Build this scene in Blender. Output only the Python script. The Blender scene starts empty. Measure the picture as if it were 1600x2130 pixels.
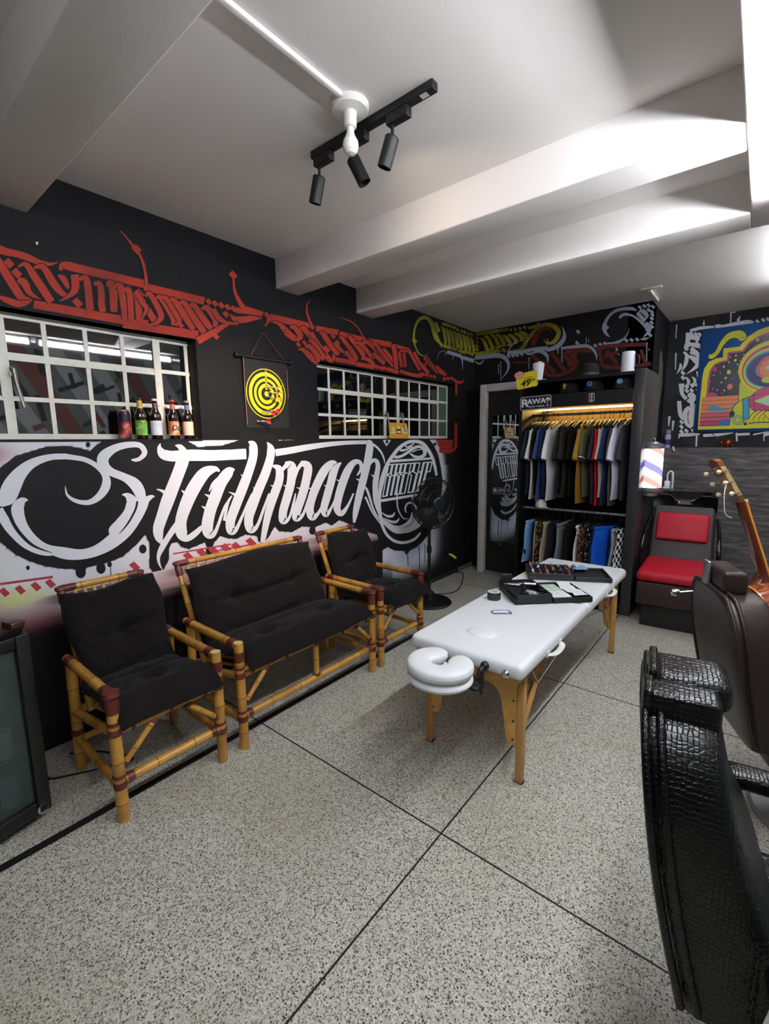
import bpy, bmesh, math, random
import numpy as np
from mathutils import Vector, Matrix
random.seed(7); rng=np.random.default_rng(5)
R=math.radians; PI=math.pi
scene=bpy.context.scene; COL=scene.collection
# ---------------------------------------------------------------- camera (pin-hole fitted to the room's own lines)
FPX,YAW,PIT,ROL=953.497,0.686576864,-0.149920865,-0.0130150022
CAM=np.array([0.,0.,1.55])
cf=np.array([-math.sin(YAW)*math.cos(PIT),math.cos(YAW)*math.cos(PIT),math.sin(PIT)])
r0=np.array([math.cos(YAW),math.sin(YAW),0.]); u0=np.cross(r0,cf)
cr=r0*math.cos(ROL)+u0*math.sin(ROL); cu=-r0*math.sin(ROL)+u0*math.cos(ROL)
cd=bpy.data.cameras.new('camera'); co=bpy.data.objects.new('camera',cd); COL.objects.link(co)
cd.sensor_fit='HORIZONTAL'; cd.sensor_width=36; cd.lens=FPX/1600*36; cd.clip_start=0.02
M=Matrix.Identity(4)
for i in range(3): M[i][0]=cr[i]; M[i][1]=cu[i]; M[i][2]=-cf[i]; M[i][3]=CAM[i]
co.matrix_world=M; scene.camera=co
def ray(x,y): return cr*(x-800)/FPX-cu*(y-1065)/FPX+cf
def onx(x,y,X): d=ray(x,y); return CAM+d*((X-CAM[0])/d[0])
def ony(x,y,Y): d=ray(x,y); return CAM+d*((Y-CAM[1])/d[1])
def onz(x,y,Z): d=ray(x,y); return CAM+d*((Z-CAM[2])/d[2])
# ---------------------------------------------------------------- materials
def lin(c):
    if isinstance(c,str):
        c=c.lstrip('#'); c=[int(c[i:i+2],16)/255 for i in (0,2,4)]
    return tuple(v/12.92 if v<=.04045 else ((v+.055)/1.055)**2.4 for v in c)
MATS={}
def mat(name,col,rough=.6,metal=0.,spec=.5,emit=0.,coat=0.,bump=None,var=None,ior=None,trans=0.,sheen=0.):
    if name in MATS: return MATS[name]
    m=bpy.data.materials.new(name); m.use_nodes=True; nt=m.node_tree; b=nt.nodes['Principled BSDF']
    c=lin(col)+(1,)
    b.inputs['Base Color'].default_value=c; b.inputs['Roughness'].default_value=rough; b.inputs['Metallic'].default_value=metal
    b.inputs['Specular IOR Level'].default_value=spec; b.inputs['Coat Weight'].default_value=coat; b.inputs['Coat Roughness'].default_value=.08
    if ior: b.inputs['IOR'].default_value=ior
    if trans: b.inputs['Transmission Weight'].default_value=trans
    if sheen: b.inputs['Sheen Weight'].default_value=sheen
    if emit: b.inputs['Emission Color'].default_value=c; b.inputs['Emission Strength'].default_value=emit
    tc=None
    if var or bump:
        tc=nt.nodes.new('ShaderNodeTexCoord')
    if var:   # (scale, other colour, lo, hi)
        n=nt.nodes.new('ShaderNodeTexNoise'); n.inputs['Scale'].default_value=var[0]; n.inputs['Detail'].default_value=5
        r=nt.nodes.new('ShaderNodeValToRGB'); r.color_ramp.elements[0].position=var[2]; r.color_ramp.elements[1].position=var[3]
        r.color_ramp.elements[0].color=c; r.color_ramp.elements[1].color=lin(var[1])+(1,)
        nt.links.new(tc.outputs['Object'],n.inputs['Vector']); nt.links.new(n.outputs['Fac'],r.inputs['Fac']); nt.links.new(r.outputs['Color'],b.inputs['Base Color'])
    if bump:  # (scale, strength)
        n=nt.nodes.new('ShaderNodeTexNoise'); n.inputs['Scale'].default_value=bump[0]; n.inputs['Detail'].default_value=4
        bp=nt.nodes.new('ShaderNodeBump'); bp.inputs['Strength'].default_value=bump[1]; bp.inputs['Distance'].default_value=.01
        nt.links.new(tc.outputs['Object'],n.inputs['Vector']); nt.links.new(n.outputs['Fac'],bp.inputs['Height']); nt.links.new(bp.outputs['Normal'],b.inputs['Normal'])
    MATS[name]=m; return m
# ---------------------------------------------------------------- mesh building
class MB:
    def __init__(s): s.v=[]; s.f=[]; s.m=[]; s.T=None
    def add(s,vs,fs,mi=0):
        o=len(s.v)
        if s.T is not None: vs=[tuple(s.T@Vector(v)) for v in vs]
        s.v+= [tuple(float(c) for c in v) for v in vs]; s.f+=[tuple(i+o for i in f) for f in fs]; s.m+=[mi]*len(fs); return s
    def box(s,x0,x1,y0,y1,z0,z1,mi=0):
        vs=[(x,y,z) for x in(x0,x1) for y in(y0,y1) for z in(z0,z1)]
        return s.add(vs,[(0,1,3,2),(4,6,7,5),(0,4,5,1),(2,3,7,6),(0,2,6,4),(1,5,7,3)],mi)
    def rbox(s,c,size,r,n=4,mi=0,fn=None):
        hx,hy,hz=[d/2 for d in size]; r=min(r,hx,hy,hz); m=n*2+2
        def line(h): 
            a=[-h+r-r*math.cos(PI/2*k/n) for k in range(n+1)]; return a+[-q for q in a[::-1]]
        L=[line(hx),line(hy),line(hz)]
        vs={};V=[];F=[]
        def vid(i,j,k):
            if (i,j,k) in vs: return vs[(i,j,k)]
            p=[-hx if i==0 else hx if i==m-1 else None]; 
            q=[L[0][i],L[1][j],L[2][k]]; h=(hx,hy,hz)
            inn=[max(-h[a]+r,min(h[a]-r,q[a])) for a in range(3)]
            d=Vector([q[a]-inn[a] for a in range(3)])
            if d.length>1e-9: d=d.normalized()*r
            pt=Vector(inn)+d
            if fn: pt=Vector(fn(pt))
            vs[(i,j,k)]=len(V); V.append((pt.x+c[0],pt.y+c[1],pt.z+c[2])); return vs[(i,j,k)]
        for a in range(m-1):
            for b in range(m-1):
                for e in (0,m-1):
                    q=[vid(a,b,e),vid(a+1,b,e),vid(a+1,b+1,e),vid(a,b+1,e)]; F.append(tuple(q if e else q[::-1]))
                    q=[vid(a,e,b),vid(a+1,e,b),vid(a+1,e,b+1),vid(a,e,b+1)]; F.append(tuple(q[::-1] if e else q))
                    q=[vid(e,a,b),vid(e,a+1,b),vid(e,a+1,b+1),vid(e,a,b+1)]; F.append(tuple(q if e else q[::-1]))
        return s.add(V,F,mi)
    def tube(s,pts,r,n=10,mi=0,cap=True,closed=False,flat=1.):
        P=[Vector(p) for p in pts]; k=len(P); rs=r if isinstance(r,(list,tuple)) else [r]*k
        V=[];F=[];up=None
        for i,p in enumerate(P):
            a=P[(i-1)%k] if (i>0 or closed) else p; b=P[(i+1)%k] if (i<k-1 or closed) else p
            t=(b-a).normalized()
            if up is None:
                up=Vector((0,0,1)) if abs(t.z)<.9 else Vector((1,0,0))
            e=(up-t*up.dot(t)); e=e.normalized() if e.length>1e-6 else t.orthogonal().normalized(); up=e; g=t.cross(e)
            for j in range(n):
                q=2*PI*j/n; V.append(p+e*(math.cos(q)*rs[i]*flat)+g*(math.sin(q)*rs[i]))
        for i in range(k if closed else k-1):
            for j in range(n):
                a=i*n+j; b=i*n+(j+1)%n; c=((i+1)%k)*n+(j+1)%n; d=((i+1)%k)*n+j; F.append((a,b,c,d))
        if cap and not closed: F.append(tuple(range(n))[::-1]); F.append(tuple(range((k-1)*n,k*n)))
        return s.add(V,F,mi)
    def cyl(s,p0,p1,r,n=16,mi=0,r2=None): return s.tube([p0,p1],[r,r if r2 is None else r2],n,mi)
    def lathe(s,prof,c=(0,0,0),n=24,mi=0,axis='z',mis=None):
        k=len(prof)
        for i in range(k-1):
            V=[]
            for (r,z) in (prof[i],prof[i+1]):
                for j in range(n):
                    q=2*PI*j/n; x,y=r*math.cos(q),r*math.sin(q)
                    p=(x,y,z) if axis=='z' else (z,x,y) if axis=='x' else (y,z,x)
                    V.append((p[0]+c[0],p[1]+c[1],p[2]+c[2]))
            s.add(V,[(j,(j+1)%n,n+(j+1)%n,n+j) for j in range(n)],mis[i] if mis else mi)
        return s
    def prism(s,poly,fn,mi=0):      # poly: list of 2D points; fn(u,v,t) -> xyz, t in 0..1
        n=len(poly); V=[fn(u,v,0) for u,v in poly]+[fn(u,v,1) for u,v in poly]
        return s.add(V,[tuple(range(n))[::-1],tuple(range(n,2*n))]+[(i,(i+1)%n,n+(i+1)%n,n+i) for i in range(n)],mi)
    def grid(s,fn,nu,nv,mi=0,wrapu=False):
        V=[fn(i/(nu if wrapu else nu-1),j/(nv-1)) for j in range(nv) for i in range(nu)]
        F=[(j*nu+i,j*nu+(i+1)%nu,(j+1)*nu+(i+1)%nu,(j+1)*nu+i) for j in range(nv-1) for i in range(nu if wrapu else nu-1)]
        return s.add(V,F,mi)
    def build(s,name,mats,parent=None,sharp=40,loc=None,label=None,merge=False):
        me=bpy.data.meshes.new(name); me.from_pydata(s.v,[],s.f)
        if not isinstance(mats,(list,tuple)): mats=[mats]
        for m in mats: me.materials.append(m)
        me.polygons.foreach_set('material_index',s.m)
        me.polygons.foreach_set('use_smooth',[True]*len(s.f)); me.update()
        if merge or len(s.f)<60000:
            bm=bmesh.new(); bm.from_mesh(me)
            if merge: bmesh.ops.remove_doubles(bm,verts=bm.verts,dist=1e-5)
            bmesh.ops.recalc_face_normals(bm,faces=bm.faces); bm.to_mesh(me); bm.free()
        me.set_sharp_from_angle(angle=R(sharp))
        o=bpy.data.objects.new(name,me); COL.objects.link(o)
        if parent: o.parent=parent
        if loc is not None: o.location=loc
        if label: o['label']=label
        return o
def tag(o,label,cat,group=None,kind=None):
    o['label']=label; o['category']=cat
    if group: o['group']=group
    if kind: o['kind']=kind
    return o
def thing(name,label,cat,loc=(0,0,0),rz=0,group=None):
    o=bpy.data.objects.new(name,None); COL.objects.link(o); o.empty_display_size=.05
    o.location=loc; o.rotation_euler=(0,0,rz); return tag(o,label,cat,group)
def struct(o): o['kind']='structure'; return o
def copy_tree(o,parent=None):
    c=o.copy(); COL.objects.link(c)
    if parent: c.parent=parent
    for ch in list(o.children): copy_tree(ch,c)
    return c
def text_mesh(name,txt,size,m,M4,parent=None,depth=.0008,align='CENTER',sx=1.,shear=0.,bold=.012):
    cu_=bpy.data.curves.new(name,'FONT'); cu_.body=txt; cu_.size=size; cu_.extrude=depth; cu_.align_x=align; cu_.align_y='CENTER'; cu_.shear=shear; cu_.offset=size*bold
    t=bpy.data.objects.new(name,cu_); COL.objects.link(t)
    dg=bpy.context.evaluated_depsgraph_get(); dg.update()
    me=bpy.data.meshes.new_from_object(t.evaluated_get(dg)); bpy.data.objects.remove(t); bpy.data.curves.remove(cu_)
    me.transform(Matrix.Diagonal((sx,1,1,1))); me.transform(M4); me.materials.clear(); me.materials.append(m)
    o=bpy.data.objects.new(name,me); COL.objects.link(o)
    if parent: o.parent=parent
    return o
def basis(o,u,v):   # matrix whose x axis is u, y axis is v, origin o
    u=Vector(u).normalized(); v=Vector(v).normalized(); w=u.cross(v); m=Matrix.Identity(4)
    for i in range(3): m[i][0]=u[i]; m[i][1]=v[i]; m[i][2]=w[i]; m[i][3]=o[i]
    return m
def bez(pts,n=6):   # Catmull-Rom through points of any dimension
    P=[np.array(p,float) for p in pts]; out=[]
    if len(P)<3: return P
    for i in range(len(P)-1):
        a=P[max(i-1,0)]; b=P[i]; c=P[i+1]; d=P[min(i+2,len(P)-1)]
        for k in range(n):
            t=k/n; out.append(.5*((2*b)+(c-a)*t+(2*a-5*b+4*c-d)*t*t+(3*b-a-3*c+d)*t**3))
    out.append(P[-1]); return out
# ================================================================ the room
XW,YB,YA,XR,YF,ZC=-2.73,5.06,6.06,1.7,-2.6,2.82
m_wallblk=mat('black wall paint','#121013',.65,spec=.25,bump=(60,.12))
m_wallalc=mat('charcoal wall paint','#232326',.7,spec=.3,var=(5,'#34353a',.4,.75))
m_ceil=mat('ceiling paint','#e4dfdc',.85,spec=.1,bump=(140,.05))
m_white=mat('white enamel','#d9d6c9',.45)
m_blk=mat('matt black','#0d0d0f',.5)
m_blk2=mat('gloss black','#08080a',.15,spec=.6)
m_grey=mat('grey wall','#7f8686',.8); m_street=mat('dusky front wall','#2b2b2d',.9)
m_chrome=mat('chrome','#c9cbd0',.15,metal=1)
m_steel=mat('brushed steel','#a3a4a8',.35,metal=.8)
# terrazzo floor with black dividing strips
def floor_mat():
    m=bpy.data.materials.new('terrazzo'); m.use_nodes=True; nt=m.node_tree; N=nt.nodes; L=nt.links; b=N['Principled BSDF']
    tc=N.new('ShaderNodeTexCoord')
    def vor(scale,feat='F1'):
        v=N.new('ShaderNodeTexVoronoi'); v.feature=feat; v.inputs['Scale'].default_value=scale; v.inputs['Randomness'].default_value=1; L.new(tc.outputs['Object'],v.inputs['Vector']); return v
    def ramp(src,stops):
        r=N.new('ShaderNodeValToRGB'); e=r.color_ramp.elements
        while len(e)<len(stops): e.new(.5)
        for el,(p,c) in zip(e,stops): el.position=p; el.color=(lin(c) if isinstance(c,str) else (c,c,c))+(1,)
        L.new(src,r.inputs['Fac']); return r.outputs['Color']
    def mix(f,a,c,mode='MIX'):
        x=N.new('ShaderNodeMix'); x.data_type='RGBA'; x.blend_type=mode
        if isinstance(f,float): x.inputs[0].default_value=f
        else: L.new(f,x.inputs[0])
        for s,i in ((a,6),(c,7)):
            if isinstance(s,str): x.inputs[i].default_value=lin(s)+(1,)
            else: L.new(s,x.inputs[i])
        return x.outputs[2]
    n=N.new('ShaderNodeTexNoise'); n.inputs['Scale'].default_value=1.6; n.inputs['Detail'].default_value=6; L.new(tc.outputs['Object'],n.inputs['Vector'])
    v1=vor(260); sp=N.new('ShaderNodeSeparateColor'); L.new(v1.outputs['Color'],sp.inputs['Color'])
    base=ramp(sp.outputs['Red'],[(0,'#a09f93'),(.3,'#b1b0a4'),(.7,'#bebdb1'),(.95,'#d6d5cc')])
    def chips(scale,thr,rad,col,src,chan):
        v=vor(scale); s2=N.new('ShaderNodeSeparateColor'); L.new(v.outputs['Color'],s2.inputs['Color'])
        a=ramp(s2.outputs[chan],[(thr,0.),(thr+.01,1.)]); d=ramp(v.outputs['Distance'],[(rad,1.),(rad+.1,0.)])
        k=mix(1.0,a,d,'MULTIPLY'); return mix(k,src,col)
    c=chips(130,.76,.36,'#85837a',base,'Blue')
    c=chips(150,.84,.40,'#7f7157',c,'Red')
    c=chips(135,.84,.36,'#2b2926',c,'Green')
    c=chips(210,.82,.38,'#3a3834',c,'Red')
    st=ramp(n.outputs['Fac'],[(.46,0.),(.74,1.)]); c=mix(mix(.35,'#000000',st),c,'#83795f')
    L.new(c,b.inputs['Base Color']); b.inputs['Roughness'].default_value=.38; b.inputs['Specular IOR Level'].default_value=.35
    return m
fm=floor_mat(); m_joint=mat('floor strip','#0c0c0c',.6)
b=MB(); b.box(-3.2,XR+.1,YF-.1,YA+.1,-.1,0)
J=.007
for y in (-1.555,-.085,1.388,2.86,4.33): b.box(XW,XR,y-J/2,y+J/2,-.001,.0006,1)
for x in (.61,-.866): b.box(x-J/2,x+J/2,YF,YA,-.001,.0007,1)
b.box(-2.085,-2.045,YF,YB,-.001,.0008,1)
struct(b.build('floor',[fm,m_joint]))
# ceiling with down-stand beams (one mesh each)
b=MB(); b.box(-3.2,XR+.1,YF-.1,YA+.1,ZC,ZC+.1); struct(b.build('ceiling',m_ceil))
def beam(name,x0,x1,y0,y1):
    b=MB(); b.rbox(((x0+x1)/2,(y0+y1)/2,(2.625+ZC+.02)/2),(x1-x0,y1-y0,ZC+.02-2.625),.008,2); return struct(b.build(name,m_ceil))
beam('ceiling_beam',-2.76,-.14,.52,.75); beam('ceiling_beam',-2.76,-.14,2.168,2.372); beam('ceiling_beam',-2.76,-.14,2.995,3.215)
beam('ceiling_beam',-.14,.12,YF,3.215)
# left wall with two recessed window openings
W1=(-.56,1.535,1.588,2.185); W2=(2.525,4.615,1.588,2.185); DEP=.10
def wall_left():
    b=MB(); x0,x1=XW-.3,XW
    ys=[YF,W1[0],W1[1],W2[0],W2[1],YB+.2]
    for i in range(5):
        if i in (1,3): b.box(x0,x1,ys[i],ys[i+1],0,W1[2]); b.box(x0,x1,ys[i],ys[i+1],W1[3],ZC)
        else: b.box(x0,x1,ys[i],ys[i+1],0,ZC)
    return struct(b.build('wall_left',m_wallblk,sharp=30))
wl=wall_left()
b=MB(); b.box(XW-.3,-.9,YB,YB+.2,0,ZC); b.box(-1.1,-.9,YB,YA,0,ZC); wb=struct(b.build('wall_back',m_wallblk))
b=MB(); b.box(-1.1,XR+.1,YA,YA+.15,0,ZC); wa=struct(b.build('wall_alcove',m_wallalc))
b=MB(); b.box(XR,XR+.15,YF,YA,0,ZC); wr=struct(b.build('wall_right',m_grey))
b=MB(); b.box(-3.2,XR+.1,YF-.15,YF,0,ZC); struct(b.build('wall_front',m_street))
# graffiti on the right wall (seen only as a reflection in the window panes)
m_gb=mat('graffiti black','#3a3b3e',.7); m_gr=mat('graffiti red','#8a5650',.7); m_gw=mat('graffiti pale','#b9bdbd',.7)
b=MB(); x=XR-.002
for k in range(9):
    y0=1.2+k*.42; mi=2 if k%3==2 else 0 if k%3==0 else 1
    b.add([(x,y0,1.2),(x,y0+.22,1.2),(x,y0-.65,ZC),(x,y0-.87,ZC)],[(0,1,2,3)],{0:1,1:2,2:2}[k%3])
for k in range(70):
    y0=rng.uniform(1.1,4.8); z0=rng.uniform(1.35,2.6); L=rng.uniform(.12,.34); w=rng.uniform(.03,.07); a=rng.choice([R(118),R(28),R(100)])+rng.uniform(-.1,.1)
    d=np.array([math.cos(a),math.sin(a)])*L; n=np.array([-math.sin(a),math.cos(a)])*w
    P=[(y0,z0),(y0+d[0],z0+d[1]),(y0+d[0]+n[0],z0+d[1]+n[1]),(y0+n[0],z0+n[1])]
    b.add([(x-.001-.0001*k,p,min(q,ZC-.01)) for p,q in P],[(0,1,2,3)],0 if k%4 else 1)
b.build('graffiti_lettering',[m_gb,m_gr,m_gw],wr)
# skirting
b=MB(); b.box(XW,XW+.012,3.0,YB,0,.05); b.box(XW,XW+.014,YB-.36,YB-.02,0,.052,1)
struct(b.build('baseboard_left',[mat('dusty black','#1d1c1c',.7),mat('chipped plaster','#6d6b68',.8,var=(25,'#35322f',.45,.6))]))
# ---------------------------------------------------------------- windows
m_glass=mat('dark window glass','#07090a',.02,spec=.5,ior=2.1,coat=0)
m_frost=mat('frosted pane','#5a6a60',.25,spec=.5)
m_void=mat('night','#050506',.9)
def window(name,W,cols,rows,thick=(),frost=(),hz=None):
    o=struct(thing(name,'',''));  del o['label'],o['category']
    xg=XW-DEP
    b=MB(); b.box(xg-.19,xg-.17,W[0]-.02,W[1]+.02,W[2]-.02,W[3]+.02); b.build('backing',m_void,o)
    b=MB(); b.box(xg-.02,XW+.004,W[0],W[1],W[2]-.012,W[2]); b.box(xg-.02,XW-.001,W[0],W[1],W[3],W[3]+.004); b.build('sill',[m_wallblk],o)
    for i in range(len(cols)-1):
        for j in range(len(rows)-1):
            g=MB(); g.box(xg-.006,xg-.003,cols[i],cols[i+1],rows[j],rows[j+1]); g.build('pane',m_frost if i in frost else m_glass,o)
    f=MB(); t=.0105
    for c in cols:
        w=.02 if c in thick else t
        f.box(xg-.008,xg+.0022,c-w,c+w,W[2],W[3])
        if c in thick: f.box(xg+.0,xg+.008,c-w*1.2,c-w*.3,W[2]+.2,W[3]-.01)
    for k,r_ in enumerate(rows):
        w=.014 if k in (0,len(rows)-1) else .011
        f.box(xg-.008,xg+.0015,W[0],W[1],r_-w,r_+w)
    if hz:
        for (y0,y1) in hz: f.box(xg+.001,xg+.007,y0,y1,rows[2]-.026,rows[2]-.004)
    f.build('window_frame',mat('chalky window paint','#e6e3d8',.5,var=(18,'#cfcabb',.55,.85)),o)
    return o,xg
w1,xg=window('window_1',W1,[-.54,-.35,-.16,.03,.22,.41,.61,.785,.968,1.15,1.34,1.52],[1.603,1.785,1.99,2.172],thick=(.61,1.34),hz=[(.62,1.34)])
w2,_=window('window_2',W2,[2.54,2.745,2.925,3.108,3.295,3.48,3.685,3.87,4.055,4.24,4.41,4.6],[1.603,1.785,1.99,2.172],thick=(3.48,3.685),frost=(10,),hz=[(2.75,3.48),(3.69,4.41)])
for (o,y,z) in ((w1,.635,1.84),(w2,3.465,1.75),(w2,3.70,1.75)):
    b=MB(); p=[(xg+.02,y,z+.09),(xg+.045,y,z+.08),(xg+.05,y+.005,z),(xg+.06,y+.02,z-.1)]; b.tube(p,.008,8); b.cyl((xg+.01,y,z+.06),(xg+.03,y,z+.06),.014,10); b.build('window_latch',mat('old brass latch','#9a948a',.35,metal=.8),o)
# ================================================================ painted lettering on the walls (traced on the wall planes)
CR={'1':(0,480,5.3333),'2':(260,560,5.3333),'3':(560,620,6.1538),'4':(780,640,6.1538),'5':(960,620,6.1538),'6':(1180,620,7.2727),
    'a':(0,880,3.2),'b':(300,880,2.4615),'c':(760,880,7.1),'g':(1280,600,5.),'p':(1400,660,8.),'0':(0,0,1.)}
class Paint:
    """strokes of paint lying on one wall; every stroke a hair thicker than the one below it"""
    def __init__(s,plane,val,sign,base=.0006): s.plane=plane; s.val=val; s.sign=sign; s.n=0; s.base=base; s.mbs={}
    def P(s,x,y,off):
        v=s.val+s.sign*off
        return tuple(onx(x,y,v) if s.plane=='x' else ony(x,y,v))
    def mb(s,c): return s.mbs.setdefault(c,MB())
    def off(s): s.n+=1; return s.base+s.n*.00001
    def st(s,c,crop,pts,smooth=True,n=6):
        ox,oy,k=CR[crop]; Q=[(ox+x/k,oy+y/k,w/k) for x,y,w in pts]
        Q=bez(Q,n) if smooth and len(Q)>2 else [np.array(q,float) for q in Q]
        o=s.off(); V=[]; F=[]
        for i,q in enumerate(Q):
            a=Q[max(i-1,0)]; b_=Q[min(i+1,len(Q)-1)]; d=b_[:2]-a[:2]; L=np.hypot(*d) or 1; nx,ny=-d[1]/L,d[0]/L; w=max(q[2],.15)/2
            V+=[s.P(q[0]+nx*w,q[1]+ny*w,o),s.P(q[0]-nx*w,q[1]-ny*w,o)]
        for i in range(len(Q)-1): F.append((2*i,2*i+1,2*i+3,2*i+2))
        s.mb(c).add(V,F); return s
    def poly(s,c,crop,pts,smooth=False):
        ox,oy,k=CR[crop]; Q=[(ox+x/k,oy+y/k) for x,y in pts]
        o=s.off(); s.mb(c).add([s.P(x,y,o) for x,y in Q],[tuple(range(len(Q)))]); return s
    def dia(s,c,crop,pts,r,asp=1.):
        for x,y in pts: s.poly(c,crop,[(x-r,y-r*.25),(x-r*.1,y-r*asp),(x+r,y+r*.2),(x+r*.1,y+r*asp)])
        return s
    def flat(s,c,crop,x1,y1,x2,y2,w): return s.st(c,crop,[(x1,y1,w),(x2,y2,w)],False)
    def build(s,parent,mats,names,labels):
        for c,mb in s.mbs.items():
            o=mb.build(names[c],mats[c],parent,sharp=180); o['label']=labels[c]
# ---- left wall: white spray glow around the black plate, then the white script
PLATE=[(0,974),(31,949),(94,930),(134,927.5),(162,931),(187.5,938),(200,927),(212,918),(218,915),(388,915),(394,920),(412,930),(462,927),(478,922),(495,916.5),(499,905),(510,898.5),(521,897),(533,901),(540,908),(546,903),(556,902),(566,904),(574,909),(580,916.5),(625,914.5),(795,913.5),(804,929),(814,914.5),(893,914),(902,925),(912,947),(917,972),(921,1000),(918,1040),(908,1080),(895,1108),(877,1129),(867,1138),(853,1145),(850,1150),(844.5,1154),(841,1146),(820.6,1145),(802,1136),(798,1143),(794,1147),(789,1124),(784,1112),(770,1108),(740,1100),(722,1088),(706,1082),(690,1093),(678,1087),(657,1096),(651,1103),(645,1096),(629,1095),(607,1107),(580,1105),(572,1095),(558,1118),(548,1130),(537,1126),(535,1115),(511,1112),(491,1121),(475,1120),(458,1115),(446,1128),(440,1143),(433,1144),(426,1128),(410,1135),(393,1142),(378,1138),(369,1128),(357,1130),(352,1140),(351,1165),(340,1185),(318,1190),(311,1180),(311,1130),(302,1112),(285,1132),(255,1158),(231,1168),(180,1181),(176,1190),(163,1192),(155,1184),(128,1183),(94,1178),(60,1167),(31,1153),(0,1127),(-60,1080),(-60,1020)]
pw=np.array([onx(x,y,XW)[1:] for x,y in PLATE])
def sdf(P,poly):
    d=np.full(len(P),9.); inside=np.zeros(len(P),bool)
    for i in range(len(poly)):
        a,b_=poly[i-1],poly[i]; e=b_-a; w=P-a; t=np.clip((w@e)/max(e@e,1e-12),0,1); d=np.minimum(d,np.hypot(*(w-t[:,None]*e).T))
        c=((a[1]>P[:,1])!=(b_[1]>P[:,1]))&(P[:,0]<(b_[0]-a[0])*(P[:,1]-a[1])/(b_[1]-a[1]+1e-12)+a[0]); inside^=c
    return np.where(inside,-d,d)
def glow():
    st=.010; ys=np.arange(.22,4.62,st); zs=np.arange(.12,1.5861,st); Y,Z=np.meshgrid(ys,zs); P=np.stack([Y.ravel(),Z.ravel()],1)
    d=sdf(P,pw); n=len(P)
    wav=.5+.25*np.sin(P[:,0]*9+1.3*np.sin(P[:,1]*11))+.25*np.sin(P[:,1]*13+P[:,0]*5)
    wid=np.where(P[:,1]>1.3,.05+.03*wav,.13+.05*wav)
    wid=np.where((P[:,0]>3.45)&(P[:,1]<.9),.30,wid); wid=np.where(P[:,0]<.75,.2,wid)
    g=np.where(d<0,0,np.exp(-(np.maximum(d-wid*.45,0)/wid)**2*1.3))
    ye=1/(1+np.exp((P[:,0]-4.22)/.05)); g*=np.where(P[:,1]<.95,ye,1/(1+np.exp((P[:,0]-4.42)/.02)))
    g*=np.where(P[:,0]<3.3,np.clip((P[:,1]-.64)/.10,0,1),np.clip((P[:,1]-.14)/.2,0,1))
    base=np.array(lin('#121013')); white=np.array(lin('#d9dbe4'))
    c=base+(white-base)*g[:,None]
    def blend(c,mask,col): k=np.clip(mask,0,1)[:,None]; return c*(1-k)+np.array(lin(col))*k
    red=np.exp(-((P[:,1]-(.70+.02*(P[:,0]-.6)-.03*np.sin(P[:,0]*3)))/.12)**2)*(d>0)*(P[:,0]<3.35)*(.55+.45*wav); c=blend(c,red*.6*np.clip((P[:,1]-.62)/.10,0,1),'#b04048')
    r2=np.exp(-((P[:,1]-1.52)/.05)**2-((P[:,0]-.48)/.09)**2)*(d>0); c=blend(c,r2*.8,'#a83c38')
    yel=np.exp(-((P[:,1]-.83)/.05)**2-((P[:,0]-.53)/.13)**2)*(d>0)+np.exp(-((P[:,1]-1.05)/.16)**2-((P[:,0]-.42)/.08)**2)*(d>0)*.4; c=blend(c,yel*.75,'#c9cf6a')
    blu=np.exp(-((P[:,1]-.42)/.16)**2-((P[:,0]-3.75)/.3)**2)*(d>0)*.5; c=blend(c,blu,'#5d6f96')
    # drips running down from the oval
    me=bpy.data.meshes.new('spray_glow'); nx,nz=len(ys),len(zs); i=np.arange(nx*nz).reshape(nz,nx)
    V=np.stack([np.full(n,XW+.0004),P[:,0],P[:,1]],1); F=np.stack([i[:-1,:-1],i[:-1,1:],i[1:,1:],i[1:,:-1]],-1).reshape(-1,4)
    keep=(d[F].max(1)>-.03); F=F[keep]
    me.from_pydata(V.tolist(),[],F.tolist()); a=me.color_attributes.new('paint','FLOAT_COLOR','POINT')
    a.data.foreach_set('color',np.concatenate([c,np.ones((n,1))],1).ravel())
    m=bpy.data.materials.new('sprayed paint'); m.use_nodes=True; nt=m.node_tree; at=nt.nodes.new('ShaderNodeVertexColor'); at.layer_name='paint'
    nt.links.new(at.outputs['Color'],nt.nodes['Principled BSDF'].inputs['Base Color']); nt.nodes['Principled BSDF'].inputs['Roughness'].default_value=.6; nt.nodes['Principled BSDF'].inputs['Specular IOR Level'].default_value=.3
    me.materials.append(m); o=bpy.data.objects.new('spray_glow',me); COL.objects.link(o); o.parent=wl; o['label']='soft white and red spray paint around the black lettering panel'
glow()
pt=Paint('x',XW,1)
W='w'; DM='d'; RD='r'; BK='k'; YL='y'; GY='g'; BR='n'
pt.poly(BK,'0',PLATE)
pt.poly(W,'0',[(74,503),(80,503),(79,508),(76,510)])
# black drips and dots, red diamonds
for x,y,r in ((168,1190,11),(210,1182,10),(228,1174,5),(297,1142,8),(58,1181,4),(183,925,5),(410,912,3),(468,907,3),(490,909,3),(590,913,3),(598,912,3),(805,919,3),(650,1104,7),(437,1146,9),(801,1137,4),(905,924,3)):
    pt.poly(BK,'0',[(x+r*math.cos(q*PI/6),y+r*1.2*math.sin(q*PI/6)) for q in range(12)])
pt.dia(DM,'0',[(9,1232),(42,1227),(75,1220),(105,1214),(280,1178),(392,1158),(420,1150),(445,1146),(470,1140),(492,1137),(522,1128)],12,.85)
pt.flat(DM,'0',0,1215,110,1200,5).flat(DM,'0',360,1152,480,1132,3).flat(DM,'0',455,1145,520,1133,3)
for x,y,L in ((789,1128,50),(793,1146,40),(848,1152,25),(872,1135,50),(230,1178,18)): pt.flat(BK,'0',x,y,x+1,y+L,1.6)
def w(crop,*P): pt.st(W,crop,P)
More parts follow.
